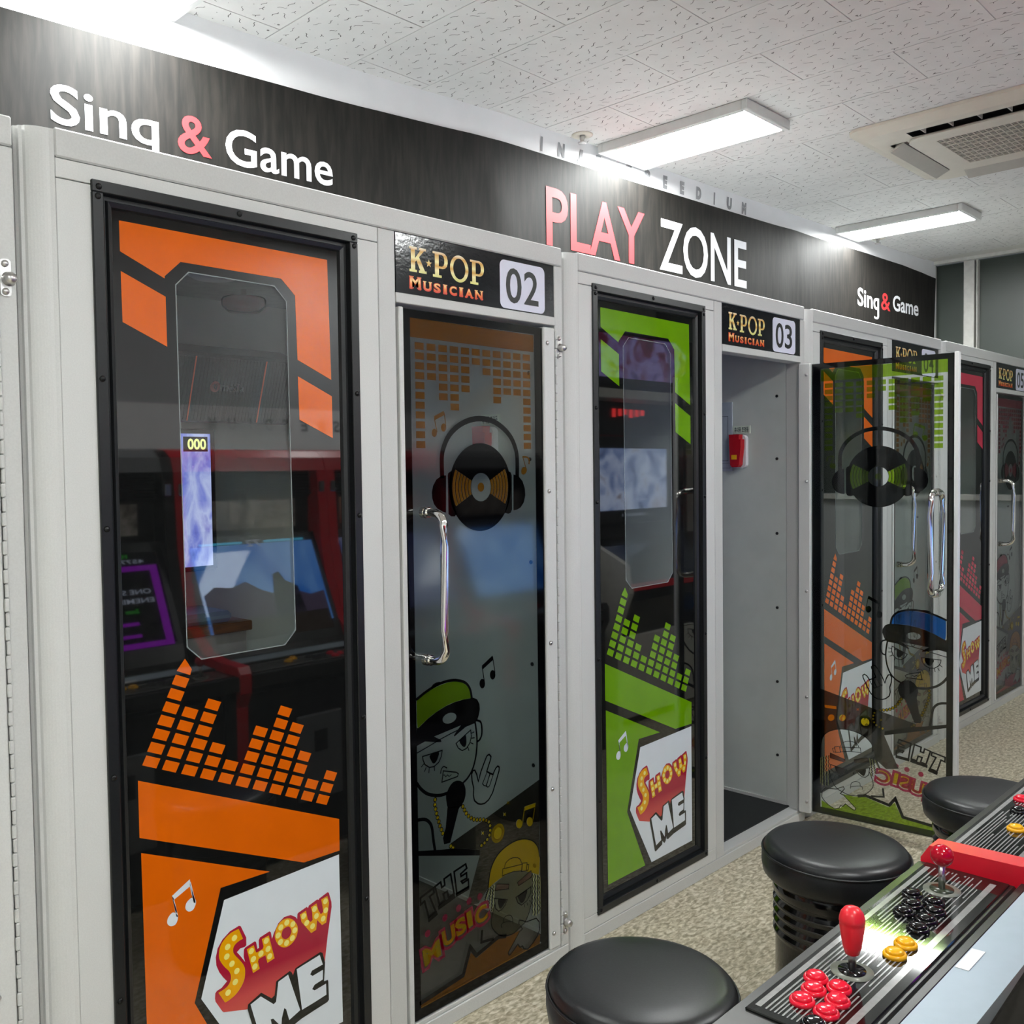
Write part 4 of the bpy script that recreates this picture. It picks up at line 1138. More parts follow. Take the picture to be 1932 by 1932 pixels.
def build_door(b, themes, angle, num):
    global _door_tris
    if _door_tris is None: _door_tris = door_art_tris()
    d = MB(); t0, t1 = .000, .022
    # frame of the door leaf: narrow lock stile, wide hinge stile
    d.box(.871-HU, .886-HU, -.004, t1, .054, 1.815, b=.002)
    d.box(1.399-HU, 1.446-HU, -.004, t1, .050, 1.817, b=.003)
    do = d.build('door', 'booth_white', b, (HU, 0, 0), (0, 0, angle))
    p = MB().box(.8862-HU, 1.3988-HU, .004, .010, .056, 1.813).build('door_pane', 'glass_tint' if angle == 0 else 'glass_open', do)
    # printed films on the room face of the glass
    border = tri_poly([(.8862, .056), (1.3988, .056), (1.3988, 1.813), (.8862, 1.813)], [[(.912, .082), (1.366, .082), (1.366, 1.793), (.912, 1.793)]])
    cols = {'main': themes[0], 'blk': 'film_ink', 'cap': themes[1], 'cap2': themes[2], 'smk': 'film_smoke', 'yel': 'film_yellow', 'yel_letter': 'film_yellow', 'rose': 'film_rose', 'rose2': 'film_rose', 'skin': themes[3], 'brow': 'film_brown', 'pale': 'film_pale'}
    for colr, nm, T, stuff in _door_tris:
        T2 = T + (border if colr == 'blk' else [])
        T2 = [tuple((q[0]-HU, q[1]) for q in t) for t in T2]
        ob = MB().flat(T2, .004-.0004*DOOR_LAYER[colr]).build(nm, cols[colr], do)
        if stuff: ob['kind'] = 'stuff'
    blk = MB().flat(rect(-.015, .015, -.0087, .0087), 0).mesh('equaliser_block'); blk.materials.append(MATS[themes[0]])
    for i, n in enumerate(EQ_D):
        for j in range(n):
            ob = bpy.data.objects.new('equaliser_block', blk); COL.objects.link(ob); ob.parent = do
            ob.location = (.94158+.03922*i-HU, .0036, 1.7265-.0241*j)
    # pull handle: D-shaped chrome bar on two stand-offs
    for sgn in ((-1,) if angle == 0 else (-1, 1)):
        hu = .946-HU; y0 = .004 if sgn < 0 else .010; yo = -.070 if sgn < 0 else .084
        zt, zb = 1.318, .953
        path = [(hu, y0, zt), (hu, y0+(yo-y0)*.45, zt)]
        for i in range(1, 6):
            a = PI/2*i/5; path.append((hu, y0+(yo-y0)*(.45+.55*math.sin(a)), zt-.030*(1-math.cos(a))))
        path += [(hu, yo, zt-.08), (hu, yo, zb+.08)]
        for i in range(0, 6):
            a = PI/2*i/5; path.append((hu, y0+(yo-y0)*(.45+.55*math.cos(a)), zb+.030*(1-math.sin(a))))
        path.append((hu, y0, zb))
        m = MB().tube(path, .0105, 14)
        for z in (zt, zb):
            m.tube([(hu, y0, z), (hu, y0+(yo-y0)*.16, z)], .0145, 14); m.tube([(hu, y0+(yo-y0)*.20, z), (hu, y0+(yo-y0)*.30, z)], .0135, 14)
        m.build('door_handle', 'chrome', do)
    for z in (.096, .513, .93, 1.359, 1.773):
        screw(do, 1.413-HU, -.0042, z, screw_w)
        if angle: screw(do, 1.413-HU, .0222, z, screw_w, True)
    # piano hinge: knuckles along the edge
    hg = MB(); zz = .06; k = 0
    while zz < 1.80:
        hg.box(-.003+(0 if k % 2 else .0015), .0050, -.0072, -.001, zz, zz+.0235, b=.0015); zz += .025; k += 1
    hg.build('piano_hinge', 'booth_white_rail', b, (HU+.0015, 0, 0))
    return do

def build_booth(k, win_mat, themes, angle, num, label, inside=True):
    x0 = BX[k]
    b = thing('karaoke_booth', label, 'karaoke booth', (x0, 0, 0))
    # rounded corner post with fine grooves
    prof = [(.070, .0)]
    r = .058; cx, cy = .062, .060
    for i in range(0, 17):
        a = -PI/2 - (PI/2)*i/16
        rr = r + (-.0018 if i in (8, 10, 12) else 0)
        prof.append((cx+rr*math.cos(a), cy+rr*math.sin(a)))
    prof += [(.004, .10), (.004, .135), (.070, .135)]
    MB().prism(prof, 'z', 0, TOP-.004).build('corner_post', 'booth_white', b)
    g = .0009
    MB().box(.070+g, 1.484, -.001, .05, 1.993+g, TOP, b=.003).build('top_rail', 'booth_white_rail', b)
    MB().box(.070+g, 1.484, -.001, .05, .0, .040-g, b=.002).build('bottom_rail', 'booth_white_rail', b)
    panels = ((.070+g, .813-g, 1.957+g, 1.993-g), (.070+g, .152, .083+g, 1.957-g), (.733, .813-g, .083+g, 1.957-g), (.070+g, .813-g, .040+g, .083-g))
    for (a, c, d, e) in panels:
        MB().box(a, c, .0, .03, d, e, b=.0012).build('front_panel', 'booth_white', b)
    MB().box(.813+g, .865, .0, .05, .040+g, 1.993-g, b=.0015).build('mullion', 'booth_white_rail', b)
    MB().box(1.450, 1.484, -.001, .06, .040+g, 1.993-g, b=.002).build('right_post', 'booth_white_rail', b)
    MB().box(.865, 1.450, -.003, .05, 1.824, 1.848, b=.0015).build('sign_rail', 'booth_white_rail', b)
    MB().box(.865, 1.450, .002, .05, .040, .050, b=.001).build('threshold', 'booth_white_rail', b)
    MB().box(.866, .870, .012, .05, .05, 1.824).build('door_stop', 'steel', b)
    # dark backing behind the panel joints
    MB().box(.071, .152, .031, .034, .04, 1.99).build('backing', 'frame_black', b)
    MB().box(.733, .86, .051, .054, .04, 1.99).build('backing', 'frame_black', b)
    # room: walls, roof and floor
    MB().box(.004, .022, .136, DEPTH, 0, TOP-.012).build('side_wall', 'interior_wall', b)
    sw = MB().box(1.452, 1.472, .061, DEPTH, 0, TOP-.012).build('side_wall', 'interior_wall', b)
    MB().box(.022, 1.452, DEPTH-.02, DEPTH, 0, TOP-.012).build('back_wall', 'interior_wall', b)
    MB().box(.022, 1.484, .05, DEPTH, TOP-.045, TOP-.012).build('roof', 'interior_ceiling', b)
    MB().box(.022, 1.452, .05, DEPTH-.02, .012, .055).build('floor_mat', 'floor_mat', b)
    MB().box(1.446, 1.452, .06, DEPTH-.02, .055, .067).build('skirting', 'booth_white_rail', b)
    for z in (.25, .55, .85, 1.15, 1.45, 1.70): screw(sw, 1.4515, .10, z, screw_me, rx=(0, -PI/2, 0))
    build_sign(b, num)
    build_window(b, win_mat)
    build_door(b, themes, angle, num)
    # pivot brackets on the right post
    for z in (1.765, .11):
        m = MB().prism(rrect(1.456, 1.474, z-.032, z+.032, .006), 'y', -.0045, -.001)
        m.lathe([(.0001, .018), (.008, .017), (.0105, .012), (.0105, .004), (.013, 0)][::-1], 0, 0, 16, 0, True, Matrix.Translation((1.470, -.004, z-.002)) @ Matrix.Rotation(PI/2, 4, 'X'))
        br = m.build('pivot_bracket', 'steel', b)
        for dz in (-.024, .024): screw(br, 1.464, -.0045, z+dz, screw_w)
    return b

AMBER, GREEN, CRIM = 'film_amber', 'film_green', 'film_crimson'
build_booth(1, 'print_crimson', (CRIM, GREEN, 'film_yellow', 'film_skin'), 0, '01', 'white karaoke booth cut off beside the booth numbered 02')
build_booth(2, 'print_orange', (AMBER, GREEN, 'film_yellow', 'film_skin'), 0, '02', 'white karaoke booth numbered 02 with orange printed window and closed glass door')
build_booth(3, 'print_green', (GREEN, 'film_blue', 'film_clear', 'film_clear'), R(95.0), '03', 'white karaoke booth numbered 03 with green printed window and open glass door')
build_booth(4, 'print_orange', (AMBER, GREEN, 'film_yellow', 'film_skin'), 0, '04', 'white karaoke booth numbered 04 behind the open printed glass door')
build_booth(5, 'print_crimson', (CRIM, CRIM, 'film_amber', 'film_skin'), 0, '05', 'white karaoke booth with crimson printed window at the far end of the row')

# ------------------------------------------------------------------ things inside the booths
NUMW = {2: 'the orange-windowed booth', 3: 'the green-windowed booth', 4: 'the fourth booth'}
def emergency_torch(k):
    x = BX[k]+1.4505
    t = thing('emergency_torch', 'red and white emergency torch under its pale sign in %s' % NUMW[k], 'torch', (x, .255, 1.48), -PI/2)
    # local: u along the wall toward the room (-y world), facing -x
    m = MB().prism(rrect(-.034, .030, -.066, .070, .018), 'y', -.022, 0); m.build('holder', 'torch_white', t)
    pts = [(-.030, .072), (.016, .072), (.016, .052), (.024, .052), (.024, .02), (.018, -.03), (.016, -.052), (.008, -.062), (-.016, -.062), (-.024, -.052), (-.026, -.02)]
    tb = MB().prism(pts, 'y', -.052, -.020).build('torch_body', 'torch_red', t)
    MB().prism(rrect(-.018, .006, -.030, -.012, .001), 'y', -.0528, -.052).build('sticker', 'btn_yellow', tb)
    pl = MB().box(-.036, .040, -.006, 0, .076, .108).build('name_plate', 'label_pale', t)
    try:
        T = fit(glyph('휴대용 조명등', .02), -.030, .034, .081, .103)
    except Exception:
        T = rect(-.03, .0, .082, .102)
    MB().flat(T, -.0064).build('lettering', 'label_ink', pl)
for k in (2, 3, 4): emergency_torch(k)
def notice(k):
    x = BX[k]+1.4505
    t = thing('notice_poster', 'pale framed notice poster on the inner wall of %s' % NUMW[k], 'poster', (x, .40, 1.545), -PI/2)
    MB().box(-.105, .105, -.006, 0, -.143, .143, b=.001).build('board', 'poster', t)
    m = MB().flat(stroke([(-.085, -.10), (.085, -.10), (.085, .085), (-.085, .085)], .0018, True) + stroke([(-.095, -.13), (.095, -.13), (.095, -.11), (-.095, -.11)], .0012, True), -.0064)
    m.build('printed_lines', 'poster_line', t)
for k in (3,): notice(k)

def tv(k, scr):
    t = thing('karaoke_screen', 'wide lit karaoke screen inside %s' % NUMW[k], 'screen', (BX[k]+.598, DEPTH-.02, 1.336))
    MB().box(-.40, .40, -.045, 0, -.232, .232, b=.004).build('bezel', 'cab_black', t)
    s = MB().box(-.382, .382, -.0462, -.0455, -.216, .216).build('display', scr, t)
    MB().flat(rect(.285, .372, .158, .206), -.0468).build('score_box', 'cab_black', s)
    MB().flat(fit(glyph('000', .03), .300, .366, .164, .200), -.0474).build('score', 'glow_score', s)
emis('glow_score', srgb(230, 240, 150), 1.2)
screen_mat('scr_karaoke', [srgb(70, 70, 150), srgb(120, 130, 220), srgb(190, 200, 245), srgb(120, 120, 210)], 14, 0.85, 3, (1, 1, .5))
tv(2, 'scr_karaoke'); tv(3, 'scr_karaoke')
def console(k):
    t = thing('karaoke_console', 'white karaoke console with wooden top inside %s' % NUMW[k], 'console', (BX[k]+.52, DEPTH-.021, .055))
    MB().box(-.46, .45, -.26, 0, 0, .875, b=.003).build('cabinet_body', 'console_white', t)
    MB().box(-.465, .462, -.275, 0, .875, .905, b=.003).build('wooden_top', 'wood', t)
    dr = MB().box(.20, .40, -.266, -.26, .70, .79, b=.002).build('coin_panel', 'lamp_frame', t)
    MB().box(.30, .33, -.268, -.266, .70, .715).build('coin_slot', 'dome_red', dr)
    p = tag(MB().box(-.20, .13, -.20, 0, 0, .035, b=.012).build('song_pad', 'pad_teal', None, (BX[k]+.80, DEPTH-.07, .960)), 'pale teal pad on the wooden console top in %s' % NUMW[k], 'pad')
for k in (2, 3): console(k)
def speaker(k):
    t = thing('wall_speaker', 'black slanted wall speaker with red stripes inside %s' % NUMW[k], 'speaker', (BX[k]+.965, DEPTH-.155, 1.705))
    t.rotation_euler = (R(20), 0, 0)
    MB().box(-.25, .25, -.06, .06, -.112, .112, b=.008).build('speaker_box', 'speaker_black', t)
    for i in range(40):
        u = -.235+.47*i/39; MB().box(u-.0032, u+.0032, -.063, -.060, -.100, .100).build('grille_bar', 'speaker_black', t)
    for u in (-.128, .120): MB().box(u-.002, u+.002, -.0650, -.063, -.102, .102).build('stripe', 'speaker_line', t)
    MB().flat(disc((-.050, .010), .017, 20), -.0654).build('logo_disc', 'logo_pink', t)
    MB().flat(fit(glyph('tj', .01), -.056, -.044, -.002, .022), -.0657).build('logo_mark', 'speaker_black', t)
    MB().flat(fit(glyph('media', .01), -.028, .052, -.002, .024), -.0654).build('logo_name', 'logo_text', t)
for k in (2, 3): speaker(k)
def dome(k):
    t = thing('ceiling_speaker', 'dark red dome under the roof of %s' % NUMW[k], 'ceiling speaker', (BX[k]+1.005, .90, TOP-.046))
    MB().lathe([(.0001, -.075), (.05, -.07), (.068, -.055), (.070, -.035), (.066, -.028), (.0001, -.026)], n=28).build('dome', 'dome_red', t)
    MB().box(-.045, .045, -.008, .008, -.028, -.020).box(-.006, .006, -.006, .006, -.022, 0).build('bracket', 'chrome', t)
    t = thing('booth_lamp', 'round white lamp under the roof of %s' % NUMW[k], 'lamp', (BX[k]+.80, .72, TOP-.046))
    MB().lathe([(.0001, -.022), (.06, -.02), (.075, -.012), (.078, 0)], n=28).build('shade', 'lamp_frame', t)
for k in (2, 3): dome(k)

# ================================================================== arcade machines facing the booths
PTILT = 0.0
def pz(y): return .72          # height of the control panel top
PXF = lambda x, y: Matrix.Translation((x, y, pz(y))) @ Matrix.Rotation(-PTILT, 4, 'X')
def button_meshes(col):
    rim = MB().lathe([(.0165, 0), (.0165, .0035), (.0150, .0060), (.0128, .0062), (.0122, .0045)], n=24)
    plg = MB().lathe([(.0121, .003), (.0121, .0085), (.0108, .0102), (.006, .0112), (.0001, .0116)], n=24)
    r, p = rim.mesh('button_rim'), plg.mesh('plunger')
    r.materials.append(MATS[col]); p.materials.append(MATS[col])
    return r, p
BTN = {c: button_meshes('btn_'+c) for c in ('red', 'black', 'yellow')}
def button(parent, x, y, col, ox):
    o = bpy.data.objects.new('push_button', BTN[col][0]); COL.objects.link(o); o.parent = parent
    o.matrix_local = Matrix.Translation((-ox, 0, 0)) @ PXF(x, y)
    p = bpy.data.objects.new('plunger', BTN[col][1]); COL.objects.link(p); p.parent = o
def joystick(parent, x, y, kind, ox):
    M0 = Matrix.Translation((-ox, 0, 0)) @ PXF(x, y)
    b = MB().lathe([(.0285, 0), (.0285, .0012), (.0001, .0014)], n=32).build('joystick', 'dust_ring', parent); b.matrix_local = M0
    MB().lathe([(.0185, .0014), (.0185, .003), (.0001, .0036)], n=28).build('dust_washer', 'dust_green' if kind == 'ball' else 'btn_black', b)
    MB().lathe([(.0052, .003), (.0052, .045), (.0001, .045)], n=14).build('shaft', 'steel', b)
    if kind == 'ball':
        MB().sphere((0, 0, .058), .0178, 28, 18).build('ball_top', 'ball_red', b)
    else:
        MB().lathe([(.0060, .024), (.0095, .026), (.0125, .036), (.0150, .052), (.0168, .066), (.0166, .070), (.0174, .071), (.0170, .076), (.0150, .083), (.0105, .089), (.005, .0915), (.0001, .092)], n=28).build('bat_top', 'bat_red', b)

def cabinet(x0, w, trim, label, screen, layout, group='arcade machines facing the karaoke booths'):
    t = thing('arcade_machine', label, 'arcade machine', (x0, 0, 0), 0, None)
    sw = .045
    # side frames: outline in (y, z), low beside the panel and rising behind the screen
    out = [(-1.15, 0), (-1.15, .60), (-1.122, .655), (-1.122, .722), (-1.137, .746), (-1.28, .750), (-1.37, .765), (-1.475, .85), (-1.515, 1.0), (-1.545, 1.14), (-1.555, 1.30), (-1.565, 1.43), (-1.585, 1.485), (-1.63, 1.512), (-1.70, 1.52), (-2.06, 1.52), (-2.08, 1.50), (-2.08, 0)]
    MB().prism(out, 'x', 0, sw).build('side_frame', trim, t)
    out2 = out if not layout.get('wide') else [(-1.15, 0), (-1.15, .66), (-1.36, .66)] + out[6:]
    MB().prism(out2, 'x', w-sw, w).build('side_frame', trim, t)
    xe = w-sw if not layout.get('wide') else w-.002
    # top bar
    tb = [(-1.565, 1.43), (-1.585, 1.485), (-1.63, 1.512), (-1.70, 1.52), (-1.78, 1.52), (-1.78, 1.46), (-1.64, 1.455), (-1.59, 1.43)]
    MB().prism(tb, 'x', sw, w-sw).build('top_bar', trim if trim == 'cab_red' else 'cab_grey', t)
    MB().box(sw, w-sw, -2.06, -1.78, 1.44, 1.51, b=.004).build('rear_top', 'cab_black', t)
    MB().box(sw, w-sw, -2.07, -2.04, .02, 1.44).build('rear_panel', 'cab_black', t)
    # louvred hood
    m = MB()
    for i in range(9):
        z = 1.33+.0125*i; m.box(sw, w-sw, -1.62-.002*i, -1.605-.002*i, z, z+.008, b=.002)
    m.box(sw, w-sw, -1.70, -1.625, 1.32, 1.455); m.build('hood', 'cab_black', t)
    mq = MB().box(sw, w-sw, -1.72, -1.63, 1.165, 1.325, b=.004).build('marquee_box', 'cab_black', t)
    MB().box(sw+.07, w-sw-.07, -1.6325, -1.6295, 1.195, 1.312).build('marquee_art', layout.get('marquee', 'mar_silver'), mq)
    for u in (sw-.030, w-sw+.004):
        MB().box(u, u+.026, -1.558, -1.550, 1.34, 1.385, b=.003).build('chrome_clip', 'chrome', t)
    # tilted monitor
    tilt = math.atan2(.160, .34)
    S = Matrix.Translation((0, -1.425, .805)) @ Matrix.Rotation(tilt, 4, 'X')
    L = math.hypot(.160, .34)
    bz = MB().box(sw, w-sw, -.05, -.003, -.02, L+.03, xf=S).build('monitor_bezel', 'cab_black', t)
    sc = MB().box(sw+.025, w-sw-.025, -.003, .0, .012, L-.01, xf=S).build('screen', screen, t)
    def on_screen(T, nm, mt, lay=1):
        mm = MB()
        for tr in T:
            (a, b), (c, d), (e, f) = tr
            # the player looks from +y: letters run toward -x
            mm.add([S @ Vector((w/2-p[0], .0012+.0004*lay, L/2+p[1])) for p in tr], [(0, 1, 2)])
        mm.build(nm, mt, sc)
    for (txt, u0, u1, v0, v1, mt) in layout.get('texts', ()):
        on_screen(fit(glyph(txt, .01), u0, u1, v0, v1), 'screen_lettering', mt, 3)
    for (u0, u1, v0, v1, mt, nm) in layout.get('rects', ()):
        on_screen(rect(u0, u1, v0, v1), nm, mt)
    for (pts, mt, nm) in layout.get('polys', ()):
        on_screen(tri_poly(pts), nm, mt, 2)
    if layout.get('sticker'):
        MB().prism([(-1.298, .7236), (-1.316, .7246), (-1.316, .7252), (-1.298, .7242)], 'x', .455, .525).build('price_sticker', 'sticker_white', t)
    # pale acrylic plate between panel and screen
    MB().prism([(-1.296, .723), (-1.368, .727), (-1.368, .721), (-1.296, .717)], 'x', sw+.004, xe-.004).build('acrylic_plate', 'plate_pale', t)
    MB().prism([(-1.368, .73), (-1.395, .748), (-1.425, .805), (-1.445, .805), (-1.445, .70), (-1.368, .70)], 'x', sw+.002, w-sw-.002).build('screen_ledge', 'panel_trim', t)
    # control panel, sloping toward the player
    P0 = Matrix.Translation((0, -1.119, .72)) @ Matrix.Rotation(-PTILT, 4, 'X')
    D = .158
    MB().box(sw, xe, -D, 0, -.055, -.0035, xf=P0, b=.003).build('control_box', 'panel_trim', t)
    xs = .165 if layout.get('wide') else sw
    cp = MB().box(xs+.008, xe-.008, -D+.008, -.016, -.0045, 0, xf=P0, b=.0012).build('control_panel', 'panel_black', t)
    m = MB(); rnd = random.Random(5)
    bands = [(-.027, .008), (-.038, .0026), (-.044, .0022), (-.050, .0024), (-.055, .0018), (-.061, .0026), (-.067, .0018), (-.073, .0024), (-.080, .0020), (-.087, .0026), (-.093, .0018), (-.099, .0024), (-.106, .0018), (-.112, .0022), (-.118, .0018), (-.131, .010)]
    for yy, ww in bands:
        x = xs+.022
        while x < xe-.03:
            ln = rnd.uniform(.10, .34) if ww < .005 else xe-xs-.05
            x2 = min(x+ln, xe-.025)
            m.add([P0 @ Vector(v) for v in ((x, yy-ww/2, .0003), (x2, yy-ww/2, .0003), (x2, yy+ww/2, .0003), (x, yy+ww/2, .0003))], [(0, 1, 2, 3)])
            x = x2+rnd.uniform(.02, .09)
    m.build('panel_stripes', 'panel_stripe', cp)
    for (x, y, c) in layout['buttons']: button(t, x, y, c, x0)
    for (x, y, c) in layout['sticks']: joystick(t, x, y, c, x0)
    MB().box(sw, xe, -1.297, -1.283, .69, .724, b=.002).build('glass_ledge', 'panel_trim', t)
    # body below the panel
    MB().box(sw, w-sw, -2.04, -1.16, .02, .64).build('body', 'cab_black', t)
    cd = MB().box(w/2-.10, w/2+.10, -1.16, -1.145, .20, .52, b=.004).build('coin_door', 'cab_grey', t)
    MB().box(w/2-.03, w/2+.03, -1.145, -1.140, .38, .46, b=.002).build('coin_slot', 'cab_black', cd)
    return t

screen_mat('scr_dark', [srgb(4, 4, 10), srgb(8, 8, 18)], 6, 0.6, 1)
emis('glow_purple', srgb(150, 30, 190), 2.2)
emis('glow_green', srgb(60, 200, 60), 1.8)
emis('glow_white', srgb(190, 200, 220), 2.0)
emis('glow_blue', srgb(60, 130, 230), 2.6)
emis('glow_cloud', srgb(150, 170, 210), 2.4)
emis('glow_tree', srgb(84, 72, 96), 2.0)
emis('glow_ground', srgb(60, 50, 44), 1.6)
emis('glow_dark', srgb(16, 18, 26), 1.6)
emis('glow_cyan', srgb(90, 200, 240), 2.6)
mat('plate_pale', srgb(168, 184, 194), 0.5, var=0.02)
mat('sticker_white', srgb(238, 238, 236), 0.5)
mat('mar_silver', srgb(110, 100, 92), 0.3, var=0.0, scale=22, col2=srgb(214, 206, 196))
mat('mar_rust', srgb(120, 40, 30), 0.3, scale=8, col2=srgb(196, 150, 130))
screen_mat('scr_sky', [srgb(20, 70, 170), srgb(50, 120, 215), srgb(110, 165, 235), srgb(60, 120, 220)], 3.5, 2.6, 2)
screen_mat('scr_snow', [srgb(70, 90, 130), srgb(130, 150, 195), srgb(190, 205, 235), srgb(120, 100, 90)], 7, 2.4, 6)

# near machine: measured stick and button positions
B1 = [(1.572, -1.169), (1.536, -1.183), (1.501, -1.183), (1.565, -1.205), (1.534, -1.217), (1.497, -1.218), (1.461, -1.219)]
R1 = [(1.223, -1.172), (1.193, -1.183), (1.158, -1.184), (1.219, -1.206), (1.188, -1.218), (1.153, -1.219)]
lay1 = {'buttons': [(x, y, 'black') for x, y in B1] + [(x, y, 'red') for x, y in R1] + [(1.400, -1.224, 'yellow'), (1.360, -1.224, 'yellow')] + [(1.118, -1.219, 'black')],
        'sticks': [(1.627, -1.196, 'ball'), (1.278, -1.198, 'bat')], 'wide': True, 'sticker': True,
        'texts': [('1UP', -.22, -.165, .155, .17, 'glow_green'), ('457770', -.28, -.145, .134, .149, 'glow_white'), ('ONE STA', -.28, -.12, .016, .034, 'glow_white'), ('ENEMIES', -.285, -.13, -.018, .0, 'glow_white'), ('Zoom', -.22, -.17, -.055, -.040, 'glow_green')],
        'rects': [(-.325, .26, .105, .125, 'glow_purple', 'screen_border'), (-.325, .26, -.185, -.165, 'glow_purple', 'screen_border'), (-.325, -.295, -.165, .105, 'glow_purple', 'screen_border'), (.235, .26, -.165, .105, 'glow_purple', 'screen_border'), (-.21, -.10, -.100, -.088, 'glow_purple', 'screen_bar'), (-.21, -.10, -.145, -.133, 'glow_purple', 'screen_bar')]}
def shifted(dx, swap=False):
    a, b = ('red', 'black')
    return [(x+dx, y, a) for x, y in B1[:6]] + [(x+dx, y, b) for x, y in R1] + [(1.400+dx, -1.224, 'yellow'), (1.360+dx, -1.224, 'yellow')]
lay2 = {'buttons': [(1.992, -1.205, 'yellow'), (2.030, -1.235, 'yellow'), (2.102, -1.180, 'black'), (2.135, -1.200, 'black'), (2.095, -1.218, 'black'), (2.177, -1.165, 'red'), (2.212, -1.185, 'red'), (2.190, -1.215, 'red')], 'sticks': [(2.31, -1.198, 'ball')],
        'texts': [('72', -.035, .035, .165, .195, 'glow_white')],
        'rects': [(-.24, -.05, .180, .190, 'glow_cyan', 'screen_bar'), (.05, .24, .180, .190, 'glow_cyan', 'screen_bar'), (-.27, .27, -.215, -.13, 'glow_ground', 'screen_ground')],
        'polys': [([(-.27, -.13), (.27, -.13), (.27, -.02), (.22, .01), (.15, .00), (.08, .02), (.02, -.02), (-.06, -.05), (-.12, -.03), (-.2, -.06), (-.27, -.05)], 'glow_tree', 'screen_trees'),
                  ([(-.16, -.13), (-.02, -.13), (-.03, -.05), (-.05, .04), (-.08, .05), (-.10, .01), (-.15, -.02)], 'glow_dark', 'screen_shadow')]}
lay3 = {'buttons': shifted(1.40), 'sticks': [(1.628+1.40, -1.195, 'ball'), (1.277+1.37, -1.198, 'ball')], 'marquee': 'mar_rust'}
lay4 = {'buttons': shifted(2.10), 'sticks': [(1.628+2.10, -1.195, 'ball'), (1.277+2.07, -1.198, 'ball')]}
cabinet(.925, .812, 'cab_black', 'black arcade machine with a red bat-top stick and red and black buttons', 'scr_dark', lay1)
cabinet(1.738, .70, 'cab_red', 'red-framed arcade machine between the black one and another red one', 'scr_sky', lay2)
cabinet(2.440, .70, 'cab_red', 'red-framed arcade machine with a rust-coloured marquee', 'scr_karaoke', lay3)
cabinet(3.142, .70, 'cab_black', 'black arcade machine beside the red-framed one with the rust-coloured marquee', 'scr_sky', lay4)

# large pale deluxe machine further along, mirrored in the green window
def deluxe_machine():
    t = thing('deluxe_arcade_machine', 'tall pale arcade machine with a large screen and purple marquee along the machine row', 'arcade machine', (4.15, 0, 0))
    w = 1.35
    side = [(-1.30, 0), (-1.30, .55), (-1.22, .75), (-1.24, .90), (-1.55, 1.05), (-1.62, 1.85), (-1.45, 1.95), (-1.45, 2.20), (-2.1, 2.30), (-2.15, 0)]
    for u in (0, w-.04): MB().prism(side, 'x', u, u+.04).build('side_panel', 'console_white', t)
    MB().box(.04, w-.04, -2.1, -1.70, .05, 2.2).build('body', 'cab_black', t)
    mq = MB().prism([(-1.46, 1.90), (-1.46, 2.19), (-1.72, 2.22), (-1.72, 1.88)], 'x', .04, w-.04).build('marquee', 'cab_black', t)
    MB().prism([(.06, 1.93), (.80, 1.93), (.92, 2.00), (.92, 2.10), (.80, 2.17), (.06, 2.17)], 'y', -1.4595, -1.454).build('marquee_art', 'mar_deluxe', mq)
    MB().box(.04, w-.04, -1.70, -1.50, 1.82, 1.875, b=.004).build('shelf', 'console_white', t)
    m = MB()
    for i in range(6):
        m.box(.50+.06*i, .53+.06*i, -1.699, -1.694, 1.73+.008*(i % 3), 1.78)
    m.build('light_strip', 'glow_led', t)
    MB().box(.22, 1.13, -1.70, -1.66, 1.08, 1.62, b=.01).build('monitor_bezel', 'cab_black', t)
    sc = MB().box(.30, 1.02, -1.6605, -1.658, 1.17, 1.54).build('screen', 'scr_snow', t)
    mm = MB()
    for tr in fit(glyph('CREDIT(S) 0 1'), -.12, .12, 1.125, 1.145): mm.add([(.66-p[0], -1.6578, p[1]) for p in tr], [(0, 1, 2)])
    mm.build('screen_lettering', 'glow_white', sc)
    sl = [(-1.25, .70), (-1.25, .80), (-1.62, 1.00), (-1.70, 1.00), (-1.70, .50), (-1.32, .50)]
    MB().prism(sl, 'x', .04, w-.04).build('control_shelf', 'panel_black', t)
    MB().box(.04, w-.04, -1.249, -1.244, .755, .795).build('red_stripe', 'cab_red', t)
    mm = MB()
    for tr in fit(glyph('R 1', .01), -.06, .06, .66, .74): mm.add([(.95-p[0], -1.255, p[1]) for p in tr], [(0, 1, 2)])
    mm.build('panel_lettering', 'vinyl_white', t)
    MB().box(.04, w-.04, -1.70, -1.30, .05, .50, b=.004).build('base', 'console_white', t)
screen_mat('mar_deluxe', [srgb(40, 20, 50), srgb(110, 30, 60), srgb(150, 140, 200), srgb(60, 30, 90)], 8, 1.8, 5)
emis('glow_led', srgb(255, 60, 60), 3.2)
deluxe_machine()

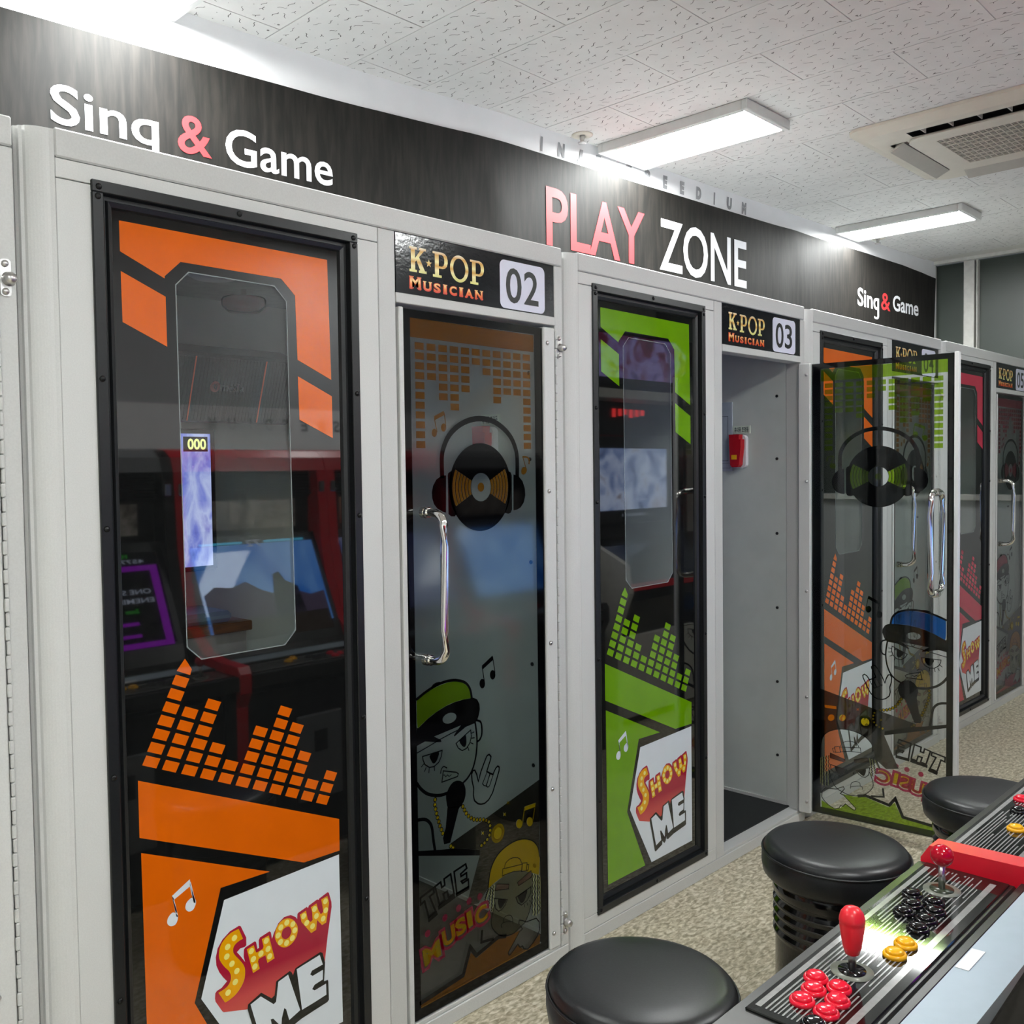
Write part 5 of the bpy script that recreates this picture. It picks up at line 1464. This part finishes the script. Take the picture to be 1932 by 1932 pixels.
# ================================================================== stools
def stool_parts():
    body = MB().lathe([(.138, 0), (.142, .006), (.142, .245)] + sum([[(.142, .25+.024*i), (.147, .256+.024*i), (.147, .264+.024*i), (.142, .270+.024*i)] for i in range(4)], []) + [(.142, .352), (.149, .358), (.149, .392), (.140, .395)], n=48)
    seat = [(.138, .388), (.160, .390), (.172, .402), (.1755, .425), (.1745, .445), (.171, .452)]
    top = [(.171, .455), (.168, .464), (.160, .4715), (.145, .476), (.11, .4785), (.06, .480), (.0001, .4805)]
    pipe = MB(); n = 48
    pipe.tube([(.1735*math.cos(2*PI*i/n), .1735*math.sin(2*PI*i/n), .4535) for i in range(n+1)], .0026, 8, cap=False)
    cs = MB().lathe(seat+top, n=56)
    rg = MB()
    for i in range(4):
        z = .260+.024*i; rg.lathe([(.1445, z-.004), (.1478, z-.002), (.1478, z+.002), (.1445, z+.004)], n=48)
    return body.mesh('drum'), cs.mesh('seat_cushion'), pipe.mesh('piping'), rg.mesh('ridge_band')
sd, scu, spi, srg = stool_parts()
sd.materials.append(MATS['stool_gloss']); scu.materials.append(MATS['stool_leather']); spi.materials.append(MATS['stool_leather']); srg.materials.append(MATS['stool_ridge'])
for (x, y, rz, lb) in ((1.42, -.745, .2, 'round black leather stool in front of the closed door of booth 02'), (2.265, -.728, 1.1, 'round black leather drum stool before the open doorway of booth 03'), (2.915, -.885, 2.3, 'round black leather stool half hidden behind the second machine control panel')):
    t = thing('drum_stool', lb, 'stool', (x, y, 0), rz)
    t.scale = (1, 1, 1.027)
    for nm, me in (('drum', sd), ('seat_cushion', scu), ('ridge_band', srg)):
        o = bpy.data.objects.new(nm, me); COL.objects.link(o); o.parent = t
        if nm == 'seat_cushion':
            p = bpy.data.objects.new('piping', spi); COL.objects.link(p); p.parent = o

# ------------------------------------------------------------------ look-alikes share a group
GROUPS = {'karaoke_booth': 'karaoke booths in the row', 'drum_stool': 'stools in front of the arcade machines', 'emergency_torch': 'emergency torches in the booths',
          'ceiling_light': 'panel lights on the ceiling', 'arcade_machine': 'arcade machines facing the booths', 'sprinkler': 'sprinkler heads in the ceiling',
          'karaoke_screen': 'karaoke screens in the booths', 'karaoke_console': 'karaoke consoles in the booths', 'wall_speaker': 'wall speakers in the booths',
          'ceiling_speaker': 'ceiling domes in the booths', 'booth_lamp': 'lamps in the booths', 'song_pad': 'pads on the consoles'}
for o in list(COL.objects):
    if o.parent is None and o.name.split('.')[0] in GROUPS: o['group'] = GROUPS[o.name.split('.')[0]]
